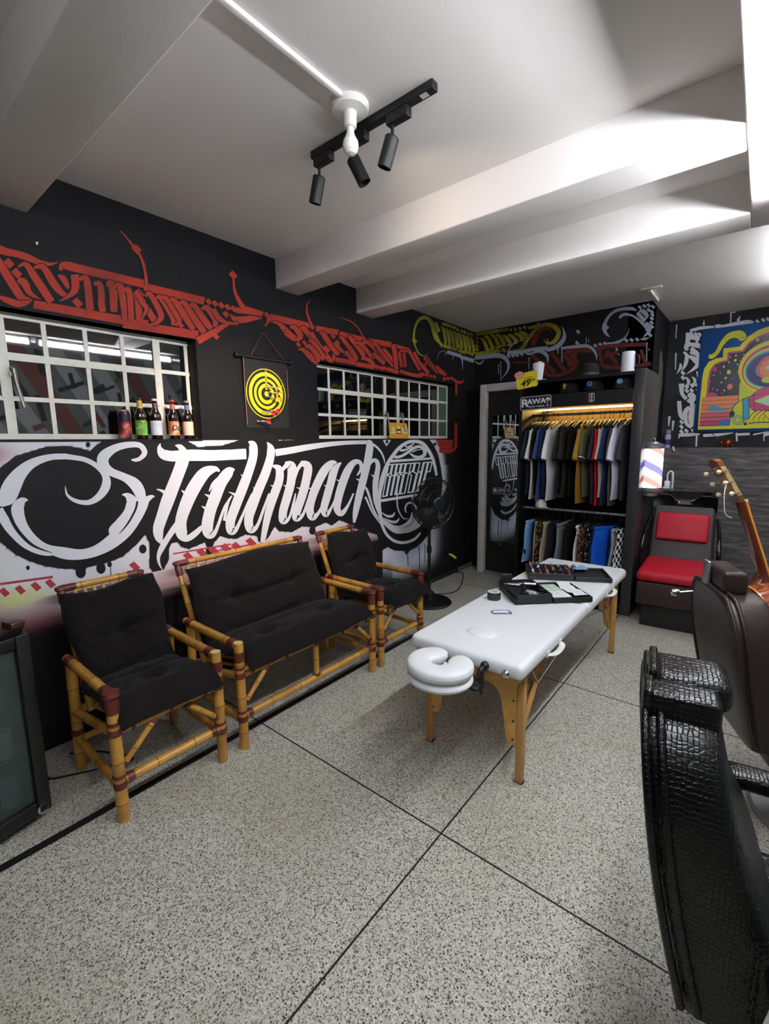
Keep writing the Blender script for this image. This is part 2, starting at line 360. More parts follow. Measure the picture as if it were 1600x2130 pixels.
# S
w('a',(442,222,38),(330,228,42),(215,268,62),(135,335,92),(82,415,122),(48,490,118),(18,525,70),(-10,540,30))
w('a',(435,420,4),(448,478,16),(505,518,26),(590,528,34),(660,488,48),(705,420,60),(702,350,46),(650,290,34),(570,245,32),(480,228,34),(430,222,38))
w('a',(-10,575,60),(35,655,64),(80,720,58),(160,800,52),(250,848,46),(330,872,24),(365,870,4))
w('a',(186,512,6),(150,518,50),(118,565,84),(128,630,78),(160,700,66),(225,775,54),(310,832,52),(430,866,78),(540,874,68),(640,850,72),(740,792,92),(830,710,104),(905,620,84),(950,550,66),(975,512,44),(1010,490,24),(1030,490,3))
w('a',(812,476,4),(850,484,40),(880,530,78),(858,600,74),(800,670,70),(752,716,60),(742,745,20))
w('a',(874,243,6),(900,246,22),(935,234,28),(963,195,36),(930,148,36),(850,145,42),(760,170,52),(690,225,76),(692,282,72),(740,325,54),(830,362,54),(895,405,76),(930,460,74),(940,520,56),(930,590,50),(905,640,40))
pt.st(BK,'a',[(915,520,14),(900,580,14),(850,670,12),(793,738,4)]); pt.st(BK,'a',[(45,550,20),(75,640,24),(130,730,24),(220,815,18),(350,866,3)])
# t bar and t
w('a',(1068,136,4),(1062,165,30),(1085,205,64),(1140,220,70),(1210,216,72),(1290,214,76),(1400,216,72),(1500,212,70),(1640,208,64))
w('b',(290,166,46),(400,160,42),(500,152,40),(522,150,38))
w('a',(1166,148,4),(1200,160,36),(1235,205,50))
w('a',(1222,225,84),(1212,265,84),(1185,340,82),(1150,430,84),(1115,520,86),(1080,620,76),(1055,700,72),(1058,760,56),(1078,800,20))
w('a',(1042,440,4),(1080,452,18),(1120,480,30))
w('a',(1190,650,26),(1160,700,40),(1120,760,38),(1078,830,38),(1055,890,24),(1062,940,14),(1082,978,2))
# a
w('a',(1462,322,10),(1430,306,40),(1360,335,78),(1292,430,88),(1240,540,84),(1205,650,76),(1210,735,76),(1245,768,44),(1300,735,40),(1345,690,26))
w('a',(1208,446,4),(1240,474,26)); w('a',(1562,308,8),(1525,325,66),(1470,400,78),(1430,500,78),(1398,590,76),(1380,690,76),(1395,742,60),(1435,722,26),(1495,560,16),(1530,512,12))
w('a',(1362,472,3),(1400,492,22)); w('a',(1342,552,3),(1375,572,24)); w('a',(1392,455,6),(1418,405,20),(1458,360,14))
# l l
w('b',(533,95,4),(556,112,40),(558,170,44),(535,250,46),(505,330,50),(470,420,50),(442,500,48),(445,552,42),(470,545,22),(502,478,14),(530,410,10),(552,360,6))
w('b',(432,352,2),(465,366,14)); w('b',(494,262,2),(520,290,14)); w('b',(410,500,14),(428,410,14),(450,372,6))
w('b',(630,98,4),(648,130,36),(645,180,42),(620,260,46),(590,330,48),(560,410,48),(535,490,46),(545,545,40),(578,528,18),(612,440,14),(640,360,8))
w('b',(556,330,2),(590,345,16))
# m
w('b',(655,218,8),(690,235,36),(692,290,42),(668,360,44),(645,430,40),(625,510,34),(610,590,26),(606,612,20))
w('b',(646,318,2),(680,330,18)); w('b',(690,300,8),(705,245,16),(735,210,24))
w('b',(720,212,26),(755,222,46),(752,300,44),(732,380,44),(712,450,42),(712,500,38),(742,486,14),(765,410,12),(775,360,6))
w('b',(770,295,8),(785,240,16),(808,206,20)); w('b',(800,205,24),(838,222,42),(828,300,44),(806,380,44),(782,450,42),(780,488,36),(812,470,16),(838,400,12),(850,350,6))
w('b',(712,318,2),(750,332,20)); w('b',(780,330,2),(820,342,18))
# a
w('b',(986,202,8),(960,205,30),(925,240,44),(890,305,44),(862,375,42),(848,440,40),(860,482,36),(888,466,18),(912,425,12)); w('b',(838,330,2),(870,345,16))
w('b',(1008,202,8),(975,240,38),(955,310,40),(935,380,40),(920,440,36),(932,468,28),(958,435,12),(985,370,8)); w('b',(920,318,2),(955,330,18))
# c
w('b',(1090,268,6),(1112,235,18),(1105,202,20),(1075,202,30),(1043,242,40),(1015,312,42),(995,382,40),(988,440,36),(1010,463,28),(1042,425,14),(1072,360,8)); w('b',(984,290,2),(1015,302,16))
# h and the long bar
w('b',(672,152,36),(750,140,34),(850,122,30),(950,108,24),(1050,100,20),(1140,98,20))
w('b',(1142,90,10),(1155,105,34),(1152,150,38),(1137,230,38),(1117,310,38),(1097,390,36),(1082,460,28),(1075,510,12)); w('b',(1085,285,2),(1120,300,20))
w('c',(70,305,30),(120,320,34),(180,365,28),(240,440,26),(280,540,20),(285,600,6))
w('c',(20,740,12),(50,630,40),(110,555,50),(165,560,58),(188,640,70),(172,750,76),(155,850,86),(148,950,82),(152,1050,84),(166,1150,90),(185,1240,70),(205,1330,40)); w('c',(82,765,4),(140,790,40))
w('c',(-10,940,20),(25,985,34),(65,1100,32),(110,1250,30),(165,1360,24),(215,1440,8)); w('c',(0,1090,34),(30,1150,28),(90,1290,22),(160,1400,20),(225,1490,8))
# oval emblem
w('c',(1052,775,34),(1032,660,42),(995,520,46),(930,400,52),(850,305,54),(740,268,50),(620,288,48),(500,368,50),(400,490,52),(330,600,52),(280,730,62),(245,870,72),(220,1000,54),(210,1150,42),(212,1300,54),(238,1450,50),(262,1540,44),(320,1650,42),(420,1735,42),(530,1765,42),(640,1752,42),(740,1705,38),(815,1620,26))
w('c',(345,565,38),(1005,520,32)); w('c',(235,1147,42),(785,1058,32))
w('c',(418,445,10),(440,500,42),(530,490,38),(640,425,40),(740,360,44),(815,350,42),(872,400,52),(872,470,52),(800,502,40),(720,490,36),(660,445,20)); w('c',(500,362,12),(530,402,34),(610,390,28),(700,350,14)); w('c',(585,325,10),(620,355,24),(690,325,24),(730,285,10)); w('c',(700,430,16),(760,400,12),(835,390,8))
w('c',(238,1315,6),(320,1372,32),(400,1372,38),(437,1318,12)); w('c',(250,1395,8),(380,1455,38),(465,1455,38),(503,1398,12)); w('c',(255,1420,20),(400,1522,42),(520,1535,48),(625,1482,52),(680,1400,42),(690,1318,12)); w('c',(250,1450,30),(420,1575,76),(560,1590,76),(690,1525,62),(760,1435,50),(800,1370,24)); w('c',(480,1612,40),(620,1595,52),(740,1540,60),(815,1480,50),(826,1430,8))
w('c',(482,740,8),(475,900,14),(468,1100,20),(480,1250,22),(520,1350,20),(570,1410,16),(632,1412,6)); w('c',(690,1060,14),(702,1150,16),(745,1250,18),(752,1320,20),(705,1440,16),(640,1510,6)); w('c',(765,1270,10),(740,1220,22),(690,1185,26),(640,1180,26),(600,1222,28),(590,1280,24),(610,1326,12))
GL={'B':[[(0,0),(.75,0),(.75,.28),(0,.32),(.75,.38),(.75,1),(0,1),(0,0)]],'A':[[(0,1),(0,0),(.75,0),(.75,1)],[(0,.36),(.75,.36)]],'R':[[(0,1),(0,0),(.75,0),(.75,.28),(0,.32),(.75,.42),(.75,1)]],'E':[[(.75,0),(0,0),(0,1),(.75,1)],[(0,.32),(.6,.32)]],'S':[[(.75,0),(0,0),(0,.3),(.75,.36),(.75,1),(0,1)]],'H':[[(0,0),(0,1)],[(.75,0),(.75,1)],[(0,.32),(.75,.32)]],'O':[[(0,0),(.75,0),(.75,1),(0,1),(0,0)]],'P':[[(0,1),(0,0),(.75,0),(.75,.34),(0,.34)]]}
q00,q10,q01,q11=[np.array(p,float) for p in((345,615),(1005,575),(258,1085),(905,985))]
for i,ch in enumerate('BARBERSHOP'):
    for pl in GL[ch]:
        for (a,c_),(e,f_) in zip(pl[:-1],pl[1:]):
            def mp(u,v): u=(i+u)/10; return q00*(1-u)*(1-v)+q10*u*(1-v)+q01*(1-u)*v+q11*u*v
            A,B_=mp(a,c_),mp(e,f_); d=(B_-A); d=d/np.hypot(*d)*6; pt.flat(W,'c',A[0]-d[0],A[1]-d[1],B_[0]+d[0],B_[1]+d[1],17)
# ---- red blackletter bands over the windows
def r(crop,*P): pt.st(BK,crop,[(x,y,w_+17) for x,y,w_ in P]); pt.st(RD,crop,[(x,y,w_*.92) for x,y,w_ in P])
def rf(crop,x1,y1,x2,y2,wd): pt.flat(RD,crop,x1,y1,x2,y2,wd)
r('1',(-40,190,100),(60,230,90),(200,260,80),(330,305,80),(440,350,60),(560,370,36),(650,345,4))
r('1',(676,440,40),(690,385,70),(760,390,100),(900,425,98),(1640,600,95)); rf('2',215,195,880,352,84)
rf('1',375,815,1640,1040,92); rf('2',-20,605,815,728,92); r('2',(805,795,92),(1000,690,70),(1150,600,50),(1215,625,4))
for P in (((-30,320,90),(120,560,100),(240,740,90),(330,770,60)),((200,400,20),(290,375,60),(390,520,90),(570,790,90)),((380,410,30),(480,405,70),(600,590,90),(700,700,60),(800,735,20)),((830,485,95),(835,640,90),(770,720,50),(660,780,10)),((880,540,40),(960,545,80),(1000,880,90)),((1040,590,40),(1110,600,70),(1130,780,80)),((1120,770,80),(1140,900,80)),((1180,590,60),(1250,620,100),(1265,900,80)),((1270,620,40),(1340,630,80),(1390,980,70)),((1380,650,30),(1440,665,70),(1490,1000,60)),((-10,730,30),(80,770,70),(200,810,80),(300,795,50),(360,760,10)),((200,540,60),(270,580,90),(330,690,60),(450,760,6)),((640,490,10),(700,530,70),(750,620,50),(740,640,10))): r('1',*P)
pt.dia(RD,'1',[(100,360),(185,470),(860,800),(1545,700),(1560,790)],62)
for P in (((-10,225,50),(50,260,70),(70,560,70)),((100,270,60),(140,330,70),(160,560,80)),((120,250,60),(240,430,75),(340,590,75)),((230,300,40),(280,280,60),(400,500,70),(360,590,50),(300,610,30)),((350,320,30),(400,320,60),(540,540,80),(530,620,50)),((420,310,40),(470,340,60),(600,560,60),(560,620,30)),((500,350,30),(545,345,60),(680,540,80),(760,670,60)),((610,380,30),(660,375,60),(780,560,75),(880,700,70)),((720,410,30),(770,405,60),(900,590,75),(960,660,50)),((850,440,30),(910,430,70),(1000,550,70),(1000,640,50)),((980,440,50),(1040,540,60),(1120,590,40)),((200,380,60),(240,440,50),(190,550,20))): r('2',*P)
pt.dia(RD,'2',[(620,620),(1010,745),(1120,500),(930,360),(1000,380),(1070,400),(1140,420)],40); r('2',(1180,420,50),(1240,455,60),(1310,450,90),(1420,470,75),(1530,500,60)); r('2',(1555,480,40),(1595,545,44),(1575,605,24),(1535,640,3)); r('2',(1165,495,4),(1215,550,60),(1300,560,80),(1420,545,60),(1525,545,4)); r('2',(1200,600,30),(1260,600,40))
r('1',(1335,0,12),(1400,70,18),(1470,160,26),(1545,260,28),(1590,360,32),(1610,440,30)); pt.dia(RD,'1',[(1515,205)],58); r('2',(215,-10,26),(232,80,36),(240,180,40)); pt.dia(RD,'2',[(1200,65)],52); r('2',(1205,110,20),(1215,230,32),(1260,340,44),(1310,420,60))
rf('3',10,240,515,358,82); rf('3',600,388,885,442,72); rf('3',900,455,1185,525,62); rf('3',1270,540,1560,590,56); pt.dia(RD,'3',[(550,368),(1205,512)],40)
r('3',(530,15,6),(482,100,22),(490,210,26),(540,335,30)); r('3',(890,245,3),(1040,298,11),(1140,385,15),(1205,500,16))
for P in (((10,300,10),(130,330,50),(250,460,90),(350,530,70)),((270,380,40),(320,370,60),(400,480,80),(350,545,50)),((170,430,6),(230,420,40)),((400,400,40),(450,395,70),(590,570,70)),((530,440,60),(640,620,75),(780,790,70),(830,760,40),(820,700,30)),((650,460,60),(690,460,70),(800,620,70),(890,725,60)),((500,560,10),(560,560,60),(700,760,70)),((365,665,8),(430,660,50),(540,760,80),(610,840,40)),((460,620,50),(520,620,60),(620,740,70),(620,820,50)),((700,620,70),(760,690,70)),((840,560,60),(900,650,60),(960,700,30),(960,750,6)),((900,520,30),(940,520,55),(1110,760,60),(1060,800,40)),((1000,500,40),(1040,510,60),(1200,720,60),(1190,790,40)),((980,680,50),(1060,790,50)),((1100,580,40),(1180,590,55),(1330,770,55)),((1200,570,60),(1270,570,60),(1380,690,60),(1330,770,40)),((1220,770,40),(1290,800,60),(1350,860,30)),((1370,620,40),(1500,820,50)),((1450,650,50),(1590,850,50))): r('3',*P)
pt.dia(RD,'3',[(375,595),(820,490),(875,570),(680,770)],36); pt.dia(RD,'3',[(450,570),(1380,880),(1430,895),(1475,895)],32); rf('3',850,785,1105,832,56); rf('3',1112,842,1350,885,56)
rf('4',-20,440,210,480,60); rf('4',225,480,440,540,44)
for P in (((10,470,50),(240,750,50)),((-20,580,50),(120,720,50)),((110,520,40),(280,740,50)),((235,480,60),(265,640,60),(275,800,55)),((310,560,36),(345,760,40)),((370,560,36),(390,760,40)),((430,540,40),(580,800,50)),((500,570,40),(610,780,40)),((320,550,30),(430,560,30)),((640,630,60),(720,730,60),(810,830,50)),((560,690,40),(690,840,50)),((700,640,30),(640,740,30)),((780,750,50),(900,860,46)),((600,840,60),(580,870,50),(480,860,46),(320,810,46)),((150,780,50),(300,830,50))): r('4',*P)
pt.dia(RD,'4',[(20,760),(65,770),(110,780),(620,850),(665,865),(715,875),(765,885),(840,830),(900,850),(890,910),(935,905),(985,905),(1030,930)],28); r('4',(1020,930,30),(1080,960,40),(1130,940,20),(1140,900,4)); r('4',(1042,960,26),(1042,1120,26)); r('c',(1338,0,46),(1340,240,46),(1330,360,50),(1260,415,60),(1180,440,30))
pt.poly(RD,'c',[(1050,270),(1100,245),(1300,250),(1290,330),(1260,410),(1180,455),(1090,430),(1100,370)]); pt.st(BK,'c',[(1090,300,5),(1270,300,5)],0); pt.st(BK,'c',[(1100,380,5),(1270,378,5)],0); pt.st(BK,'c',[(1170,250,4),(1172,298,4)],0)
# ---- yellow and grey at the far end of the left wall
def yl(crop,*P): pt.st(BK,crop,[(x,y,w_+15) for x,y,w_ in P]); pt.st(YL,crop,P)
yl('4',(840,460,30),(785,380,60),(740,230,60),(690,150,46),(630,125,44),(560,160,40),(512,260,28),(497,400,22),(520,500,18),(560,580,18),(615,615,12),(690,590,3)); pt.dia(YL,'4',[(508,425)],38); pt.dia(YL,'4',[(850,475)],28,1.3)
for i in range(8): yl('4',(850+i*52,245+i*19,16),(880+i*52,290+i*19,36),(905+i*52,440+i*18,34),(880+i*52,470+i*18,12))
yl('4',(770,190,46),(820,310,44)); pt.flat(YL,'4',860,200,1035,262,36); pt.dia(YL,'4',[(1060,285),(1110,300),(1150,315),(1200,335),(1240,345),(1055,490),(1085,500),(1185,572),(1215,585),(1245,597)],22,1.3)
pt.flat(YL,'4',878,486,1050,538,44); pt.flat(YL,'4',1062,548,1165,580,38)
pt.flat(GY,'4',925,565,1105,622,44); pt.st(GY,'4',[(1095,610,30),(1120,690,16),(1122,800,4)]); pt.flat(GY,'4',1110,630,1270,672,34); pt.dia(GY,'4',[(1130,650),(1160,660),(1190,670),(1220,680),(1245,690)],20); pt.st(GY,'4',[(900,545,8),(820,580,6),(800,660,4)])
for (x,y,L) in ((905,560,60),(1000,620,40)): pt.flat(GY,'4',x,y,x,y+L,8)
C=lambda n,h,rough=.65: mat(n,h,rough,spec=.3)
pm={DM:C('pink red mural paint','#a83a42'),W:C('white mural paint','#dfdfe6'),RD:mat('red mural paint','#ab3323',.65,spec=.3,var=(4,'#8a2a1d',.45,.7)),BK:C('black mural paint','#141215'),YL:mat('yellow mural paint','#8f8722',.65,spec=.3,var=(6,'#66591c',.4,.65)),GY:C('grey mural paint','#8b90a0'),BR:C('dark red mural paint','#5a1d16')}
nm={DM:'diamond_row',W:'script_lettering',RD:'red_lettering',BK:'black_panel',YL:'yellow_lettering',GY:'grey_lettering',BR:'dark_red_lettering'}
pt.build(wl,pm,nm,{DM:'row of small pinkish red diamonds under the white script',W:'large white script lettering and round emblem',RD:'red blackletter brush lettering above and below the windows',BK:'black painted panel behind the white script',YL:'yellow ring and brush lettering near the corner',GY:'grey brush strokes under the yellow lettering'})
# ---- back wall
pt=Paint('y',YB,-1)
def yl(crop,*P): pt.st(BK,crop,[(x,y,w_+15) for x,y,w_ in P]); pt.st(YL,crop,P)
pt.flat(YL,'5',170,722,450,680,50); pt.dia(YL,'5',[(470,675),(545,670)],36); pt.flat(YL,'5',180,465,600,400,46); yl('5',(600,690,30),(760,660,50),(840,540,44),(920,440,40),(1000,370,40),(1090,340,50),(1180,362,62),(1240,420,62),(1232,500,56),(1170,570,46),(1090,570,24),(1052,530,4))
for i,(x,y) in enumerate(((230,520),(290,490),(370,475),(440,470),(520,480),(600,470),(680,450),(740,430))): yl('5',(x,y,24),(x+50,y+20,44),(x+110-i*1,y+170-i*16,44),(x+60,y+190-i*16,14))
pt.dia(YL,'5',[(200,510),(200,560),(200,615),(200,660),(630,405),(690,400),(750,388),(810,378),(990,335),(490,620)],24,1.2); pt.st(YL,'5',[(850,380,34),(920,370,40),(1000,345,30)])
pt.st(BR,'5',[(920,610,40),(945,500,80),(1020,410,50),(1110,395,40),(1160,440,14)])
def gy(crop,*P): pt.st(GY,crop,P)
gy('5',(170,765,44),(300,752,56),(440,735,60),(540,755,56),(600,835,40),(590,930,26),(515,1035,4)); gy('5',(165,800,14),(230,842,24),(285,795,12)); gy('5',(590,700,40),(760,690,46),(900,660,46),(1070,640,46)); gy('5',(1070,625,40),(1100,660,46),(1180,640,56),(1260,590,60),(1318,500,46),(1305,400,16),(1275,365,4)); gy('5',(930,690,30),(1020,680,50),(1095,740,44),(1110,825,10)); gy('5',(585,730,10),(620,640,14),(720,525,8)); gy('5',(820,705,20),(880,715,30),(950,690,20)); pt.dia(GY,'5',[(605,740),(660,735),(710,727),(770,716)],30)
for (x,y,L,wd) in ((475,860,110,9),(505,820,240,9),(865,770,140,10),(1102,530,130,8),(1235,650,60,14),(1287,640,180,14)): pt.flat(GY,'5',x,y,x,y+L,wd); pt.dia(GY,'5',[(x,y)],wd*1.1,1.4)
gy('5',(1285,640,30),(1400,632,44),(1500,620,46),(1600,610,46)); gy('6',(-5,762,46),(150,732,48),(290,722,46),(385,770,46),(438,850,34),(446,945,4)); pt.dia(GY,'6',[(165,510),(152,680)],36); pt.dia(GY,'6',[(430,722),(505,705),(575,690),(895,640),(975,635),(1060,627),(1255,560),(1300,132),(1235,180),(1282,210),(1290,255),(1282,310),(1278,372),(1285,432),(1100,140),(1170,122),(1235,110)],38,.9)
gy('6',(590,690,30),(700,685,44),(790,655,40),(860,610,22),(920,530,12),(935,450,3)); gy('6',(645,590,10),(585,530,46),(560,440,62),(592,340,44),(660,245,42),(760,182,46),(880,160,52),(985,162,50),(1055,190,16)); gy('6',(790,300,40),(835,258,44),(900,246,42),(1000,272,32),(1100,345,40),(1190,440,44),(1200,500,20)); gy('6',(1180,380,60),(1235,430,76),(1232,510,56),(1150,592,6)); gy('6',(1110,625,14),(1170,618,40),(1240,600,10)); pt.dia(GY,'6',[(600,440)],36)
pt.poly(GY,'6',[(1040,240),(1120,165),(1165,170),(1215,205),(1240,270),(1160,370)]); pt.st(BK,'6',[(1095,212,10),(1150,262,24),(1185,300,12)])
for (x,y,L,wd) in ((290,610,160,10),(325,635,30,10),(750,775,40,22),(1205,690,310,18)): pt.flat(GY,'6',x,y,x-4,y+L,wd); pt.dia(GY,'6',[(x,y)],wd,1.5)
pt.dia(GY,'6',[(1240,780),(780,850)],16)
for P in (((900,730,50),(1000,820,60),(1100,960,60)),((1040,800,40),(1200,960,60)),((1150,700,50),(1330,940,60)),((1300,700,50),(1440,880,60)),((1080,980,40),(1220,990,40),(1380,940,40),(1460,850,50),(1450,760,40)),((1330,680,60),(1600,660,60)),((1060,830,40),(1070,990,40)),((640,825,4),(720,825,30),(900,825,6))): pt.st(BR,'5',P)
for P in (((20,800,60),(160,980,60)),((130,830,60),(60,1050,50)),((80,800,50),(380,800,50)),((440,760,60),(700,720,60),(1200,700,60)),((480,780,60),(540,1040,50)),((560,1040,60),(900,1050,60),(1270,990,60)),((600,800,60),(760,1000,60)),((1120,780,50),(1180,980,50)),((1020,800,60),(1020,1000,50)),((560,880,60),(760,820,50)),((0,1010,60),(120,1000,50))): pt.st(BR,'6',P)
pt=pt
pt.build(wb,pm,nm,{YL:'yellow brush lettering by the corner',GY:'grey brush lettering with drips under the ceiling',BR:'dark red brush lettering above the clothes rail',BK:'black slit'})
V_=[tuple(onx(x,y,-.8994)) for x,y in ((1374,730),(1377,731),(1379,760),(1378,800),(1374,830),(1370,852),(1367,850),(1369,800),(1371,765))]
ch=MB(); ch.add(V_,[tuple(range(len(V_)))]); ch.build('chipped_patch',mat('bare plaster','#7d6e66',.8,var=(40,'#4a403c',.45,.6)),wb)
# ---- alcove wall beside the poster
pt=Paint('y',YA,-1); WH='w'
def w(*P): pt.st(W,'g',P)
for P in (((780,440,30),(900,410,34),(1030,400,20)),((1040,400,40),(1085,390,40)),((1090,375,14),(1110,395,30),(1250,370,40),(1380,350,44),(1440,350,20)),((925,330,4),(920,380,24)),((1205,250,14),(1200,405,10)),((1195,252,10),(1255,245,10)),((1300,285,6),(1275,340,34)),((640,375,10),(630,520,8)),((632,670,16),(626,845,10)),((750,460,30),(755,560,50),(740,620,50),(760,640,20)),((760,500,60),(880,520,40)),((770,580,40),(880,600,50),(890,640,20)),((850,510,30),(850,600,30)),((790,620,40),(870,700,50),(880,740,20)),((780,660,40),(880,690,40)),((710,660,16),(745,700,40),(730,790,36),(690,860,4)),((760,700,20),(830,740,60),(860,790,50),(800,850,24),(740,890,4)),((675,780,14),(680,820,30),(640,890,3)),((690,990,60),(695,1090,40),(740,1150,36)),((730,920,12),(765,970,34),(730,1040,10)),((800,920,12),(830,960,34),(800,1030,10)),((760,1130,36),(790,1110,60),(830,1140,36),(790,1180,30),(750,1160,30)),((790,1120,50),(800,1220,44),(790,1300,40)),((665,1170,44),(675,1290,46),(700,1345,40),(740,1355,20)),((770,1230,30),(730,1290,50),(740,1400,40),(790,1450,20)),((800,1250,60),(790,1350,60),(800,1440,40)),((840,1200,30),(830,1460,30)),((660,1525,34),(780,1520,36),(880,1515,14)),((665,1530,14),(663,1560,10)),((850,1515,20),(842,1645,16)),((915,1530,30),(1080,1520,30),(1230,1500,10)),((1260,1520,26),(1400,1512,26)),((1262,1500,20),(1266,1590,20)),((1435,1520,16),(1540,1500,12)),((1545,1515,50),(1610,1500,50)),((1548,1520,14),(1545,1590,10)),((565,1330,30),(556,1430,12)),((605,1375,26),(594,1480,12)),((860,860,40),(880,980,30))): w(*P)
pt.dia(W,'g',[(790,470),(840,475),(880,480),(705,880),(705,930),(745,1020),(745,1065),(795,1060),(800,1010),(690,1390),(690,1440),(690,1490),(740,1480),(810,1480),(860,1060),(1480,345),(1540,330),(1590,322),(840,1000)],26)
pt.build(wa,pm,nm,{W:'white calligraphy running down beside the poster and along its edges'})
# ================================================================ lamps and ceiling fittings
m_tube=mat('lit tube','#f4f8ff',.4,emit=62); m_filltube=mat('lit fill tube','#f4f8ff',.4,emit=1.5); m_tube4=mat('lit rear tube','#f4f8ff',.4,emit=26)
def tube_lamp(label,x,y0,y1,z,grp=None,tm=None):
    t=thing('tube_lamp',label,'lamp',(x,(y0+y1)/2,z),group=grp); h=(y1-y0)/2
    b=MB(); b.box(-.03,.03,-h,h,.03,.056); b.box(-.025,.025,-h,-h+.02,-.02,.03); b.box(-.025,.025,h-.02,h,-.02,.03); b.build('batten',m_white,t)
    b=MB(); b.cyl((0,-h+.02,0),(0,h-.02,0),.015,12); b.build('tube',tm or m_tube,t); return t
tube_lamp('white tube lamp on the ceiling beam by the near right corner',-.005,.15,1.45,2.57); tube_lamp('white tube lamp over the black barber chair',-.005,1.5,2.85,2.57)
tube_lamp('white tube lamp behind the picture edge on the right',-.005,-1.6,-.2,2.57,None,m_tube4)
for k,(y0,y1) in enumerate(((-2.2,-1.0),(-.6,.6),(1.0,2.2),(2.6,3.8),(4.2,5.4))):  # second row of tubes, added out of view for ambient fill
    tube_lamp('added white fill tube over the mirror side of the room, '+['first','second','third','fourth','fifth'][k]+' from the street end',1.0,y0,y1,ZC-.055,None,m_filltube)
# small bright lamp at the far end of the ceiling
m_tube3=mat('lit end tube','#f4f8ff',.4,emit=34)
tube_lamp('white tube lamp on the flat far ceiling in front of the poster',.14,3.75,5.15,ZC-.055,None,m_tube3)
# ceiling rose with bare bulb
sx,sy=-1.325,1.44
t=thing('bare_bulb_fitting','white ceiling rose with an unlit bare bulb','lamp',(sx,sy,ZC))
b=MB(); b.lathe([(0,0),(.073,0),(.074,-.012),(.066,-.022),(.03,-.027),(.026,-.03),(.024,-.075),(.02,-.078),(0,-.078)],n=36); b.build('ceiling_rose',mat('white plastic','#e6e4de',.35),t)
b=MB(); b.lathe([(.014,-.075),(.015,-.095),(.02,-.108),(.029,-.125),(.031,-.14),(.028,-.155),(.018,-.168),(0,-.172)],n=28); b.build('bulb',mat('opal bulb','#e9e9e6',.12,spec=.6),t)
b=MB(); b.rbox((-1.305,(sy-.07-1.9)/2,ZC-.009),(.022,sy-.07+1.9,.018),.004,2); o=b.build('cable_trunking',m_ceil); tag(o,'white cable trunking running along the ceiling to the bulb','trunking')
# track with three spots
t=thing('track_light','black ceiling track carrying three cylindrical spots','lamp',(-1.33,1.548,ZC))
b=MB(); b.rbox((0,0,-.015),(.64,.036,.03),.003,2); b.box(.26,.29,-.014,.01,-.0306,-.0302,1); b.build('track',[m_blk,mat('pale sticker','#b9b9b5',.6)],t)
hd=[(-.285,(-.35,.0,-1.)),(-.085,(.35,.32,-.9)),(.125,(-.4,-.05,-1.))]
SP=[]
for k,(dx,ax) in enumerate(hd):
    a=Vector(ax).normalized(); b=MB(); b.rbox((dx+.03,0,-.048),(.1,.034,.036),.003,2); b.cyl((dx,0,-.066),(dx,0,-.105),.006,10); 
    j=Vector((dx,0,-.105)); q=a.to_track_quat('Z','Y').to_matrix().to_4x4(); b.T=Matrix.Translation(j)@q
    b.lathe([(0,0),(.024,.0),(.0275,.004),(.0275,.105),(.024,.105),(.022,.09),(0,.09)],n=24); b.T=None
    h=b.build('spot_head',m_blk,t); c=MB(); c.T=Matrix.Translation(j)@q; c.lathe([(0,.0885),(.022,.0885)],n=20); c.build('spot_lens',mat('warm lens','#ffd9a8',.3,emit=(6 if k<2 else 0.6)),h); SP.append((Vector((-1.33,1.548,ZC))+j+a*.13,a))
def light(name,kind,loc,energy,col=(1,1,1),rot=None,**kw):
    l=bpy.data.lights.new(name,kind); l.energy=energy; l.color=col
    for k,v in kw.items(): setattr(l,k,v)
    o=bpy.data.objects.new(name,l); COL.objects.link(o); o.location=loc
    if rot is not None: o.rotation_euler=Vector(rot).to_track_quat('-Z','Y').to_euler()
    return o
warm=(1,.74,.46)
light('spot_light','SPOT',SP[0][0],48,(1,.80,.66),(XW+1.36,1.95-1.545,1.0-2.6),spot_size=R(70),spot_blend=1,shadow_soft_size=.02)
light('spot_light','SPOT',SP[1][0],2.2,(1,.84,.66),(.1,1.,-.12),spot_size=R(110),spot_blend=1,shadow_soft_size=.02)
light('spot_light','SPOT',SP[2][0],2,warm,SP[2][1],spot_size=R(60),spot_blend=1,shadow_soft_size=.02)
# cut-off bracket on the far ceiling
t=MB(); t.rbox((-.84,4.62,ZC-.008),(.16,.035,.016),.003,2); t.rbox((-.86,4.85,ZC-.012),(.025,.38,.024),.003,2); tag(t.build('ceiling_bracket',mat('old white plastic','#c9c6ba',.5)),'short white bracket and conduit stub at the top of the back wall','bracket')
# world
w_=bpy.data.worlds.new('world'); scene.world=w_; w_.use_nodes=True; w_.node_tree.nodes['Background'].inputs[0].default_value=(.8,.87,1,1); w_.node_tree.nodes['Background'].inputs[1].default_value=.0
vs=scene.view_settings; vs.view_transform='Standard'; vs.look='None'; vs.exposure=1.45; vs.gamma=1; vs.use_curve_mapping=False
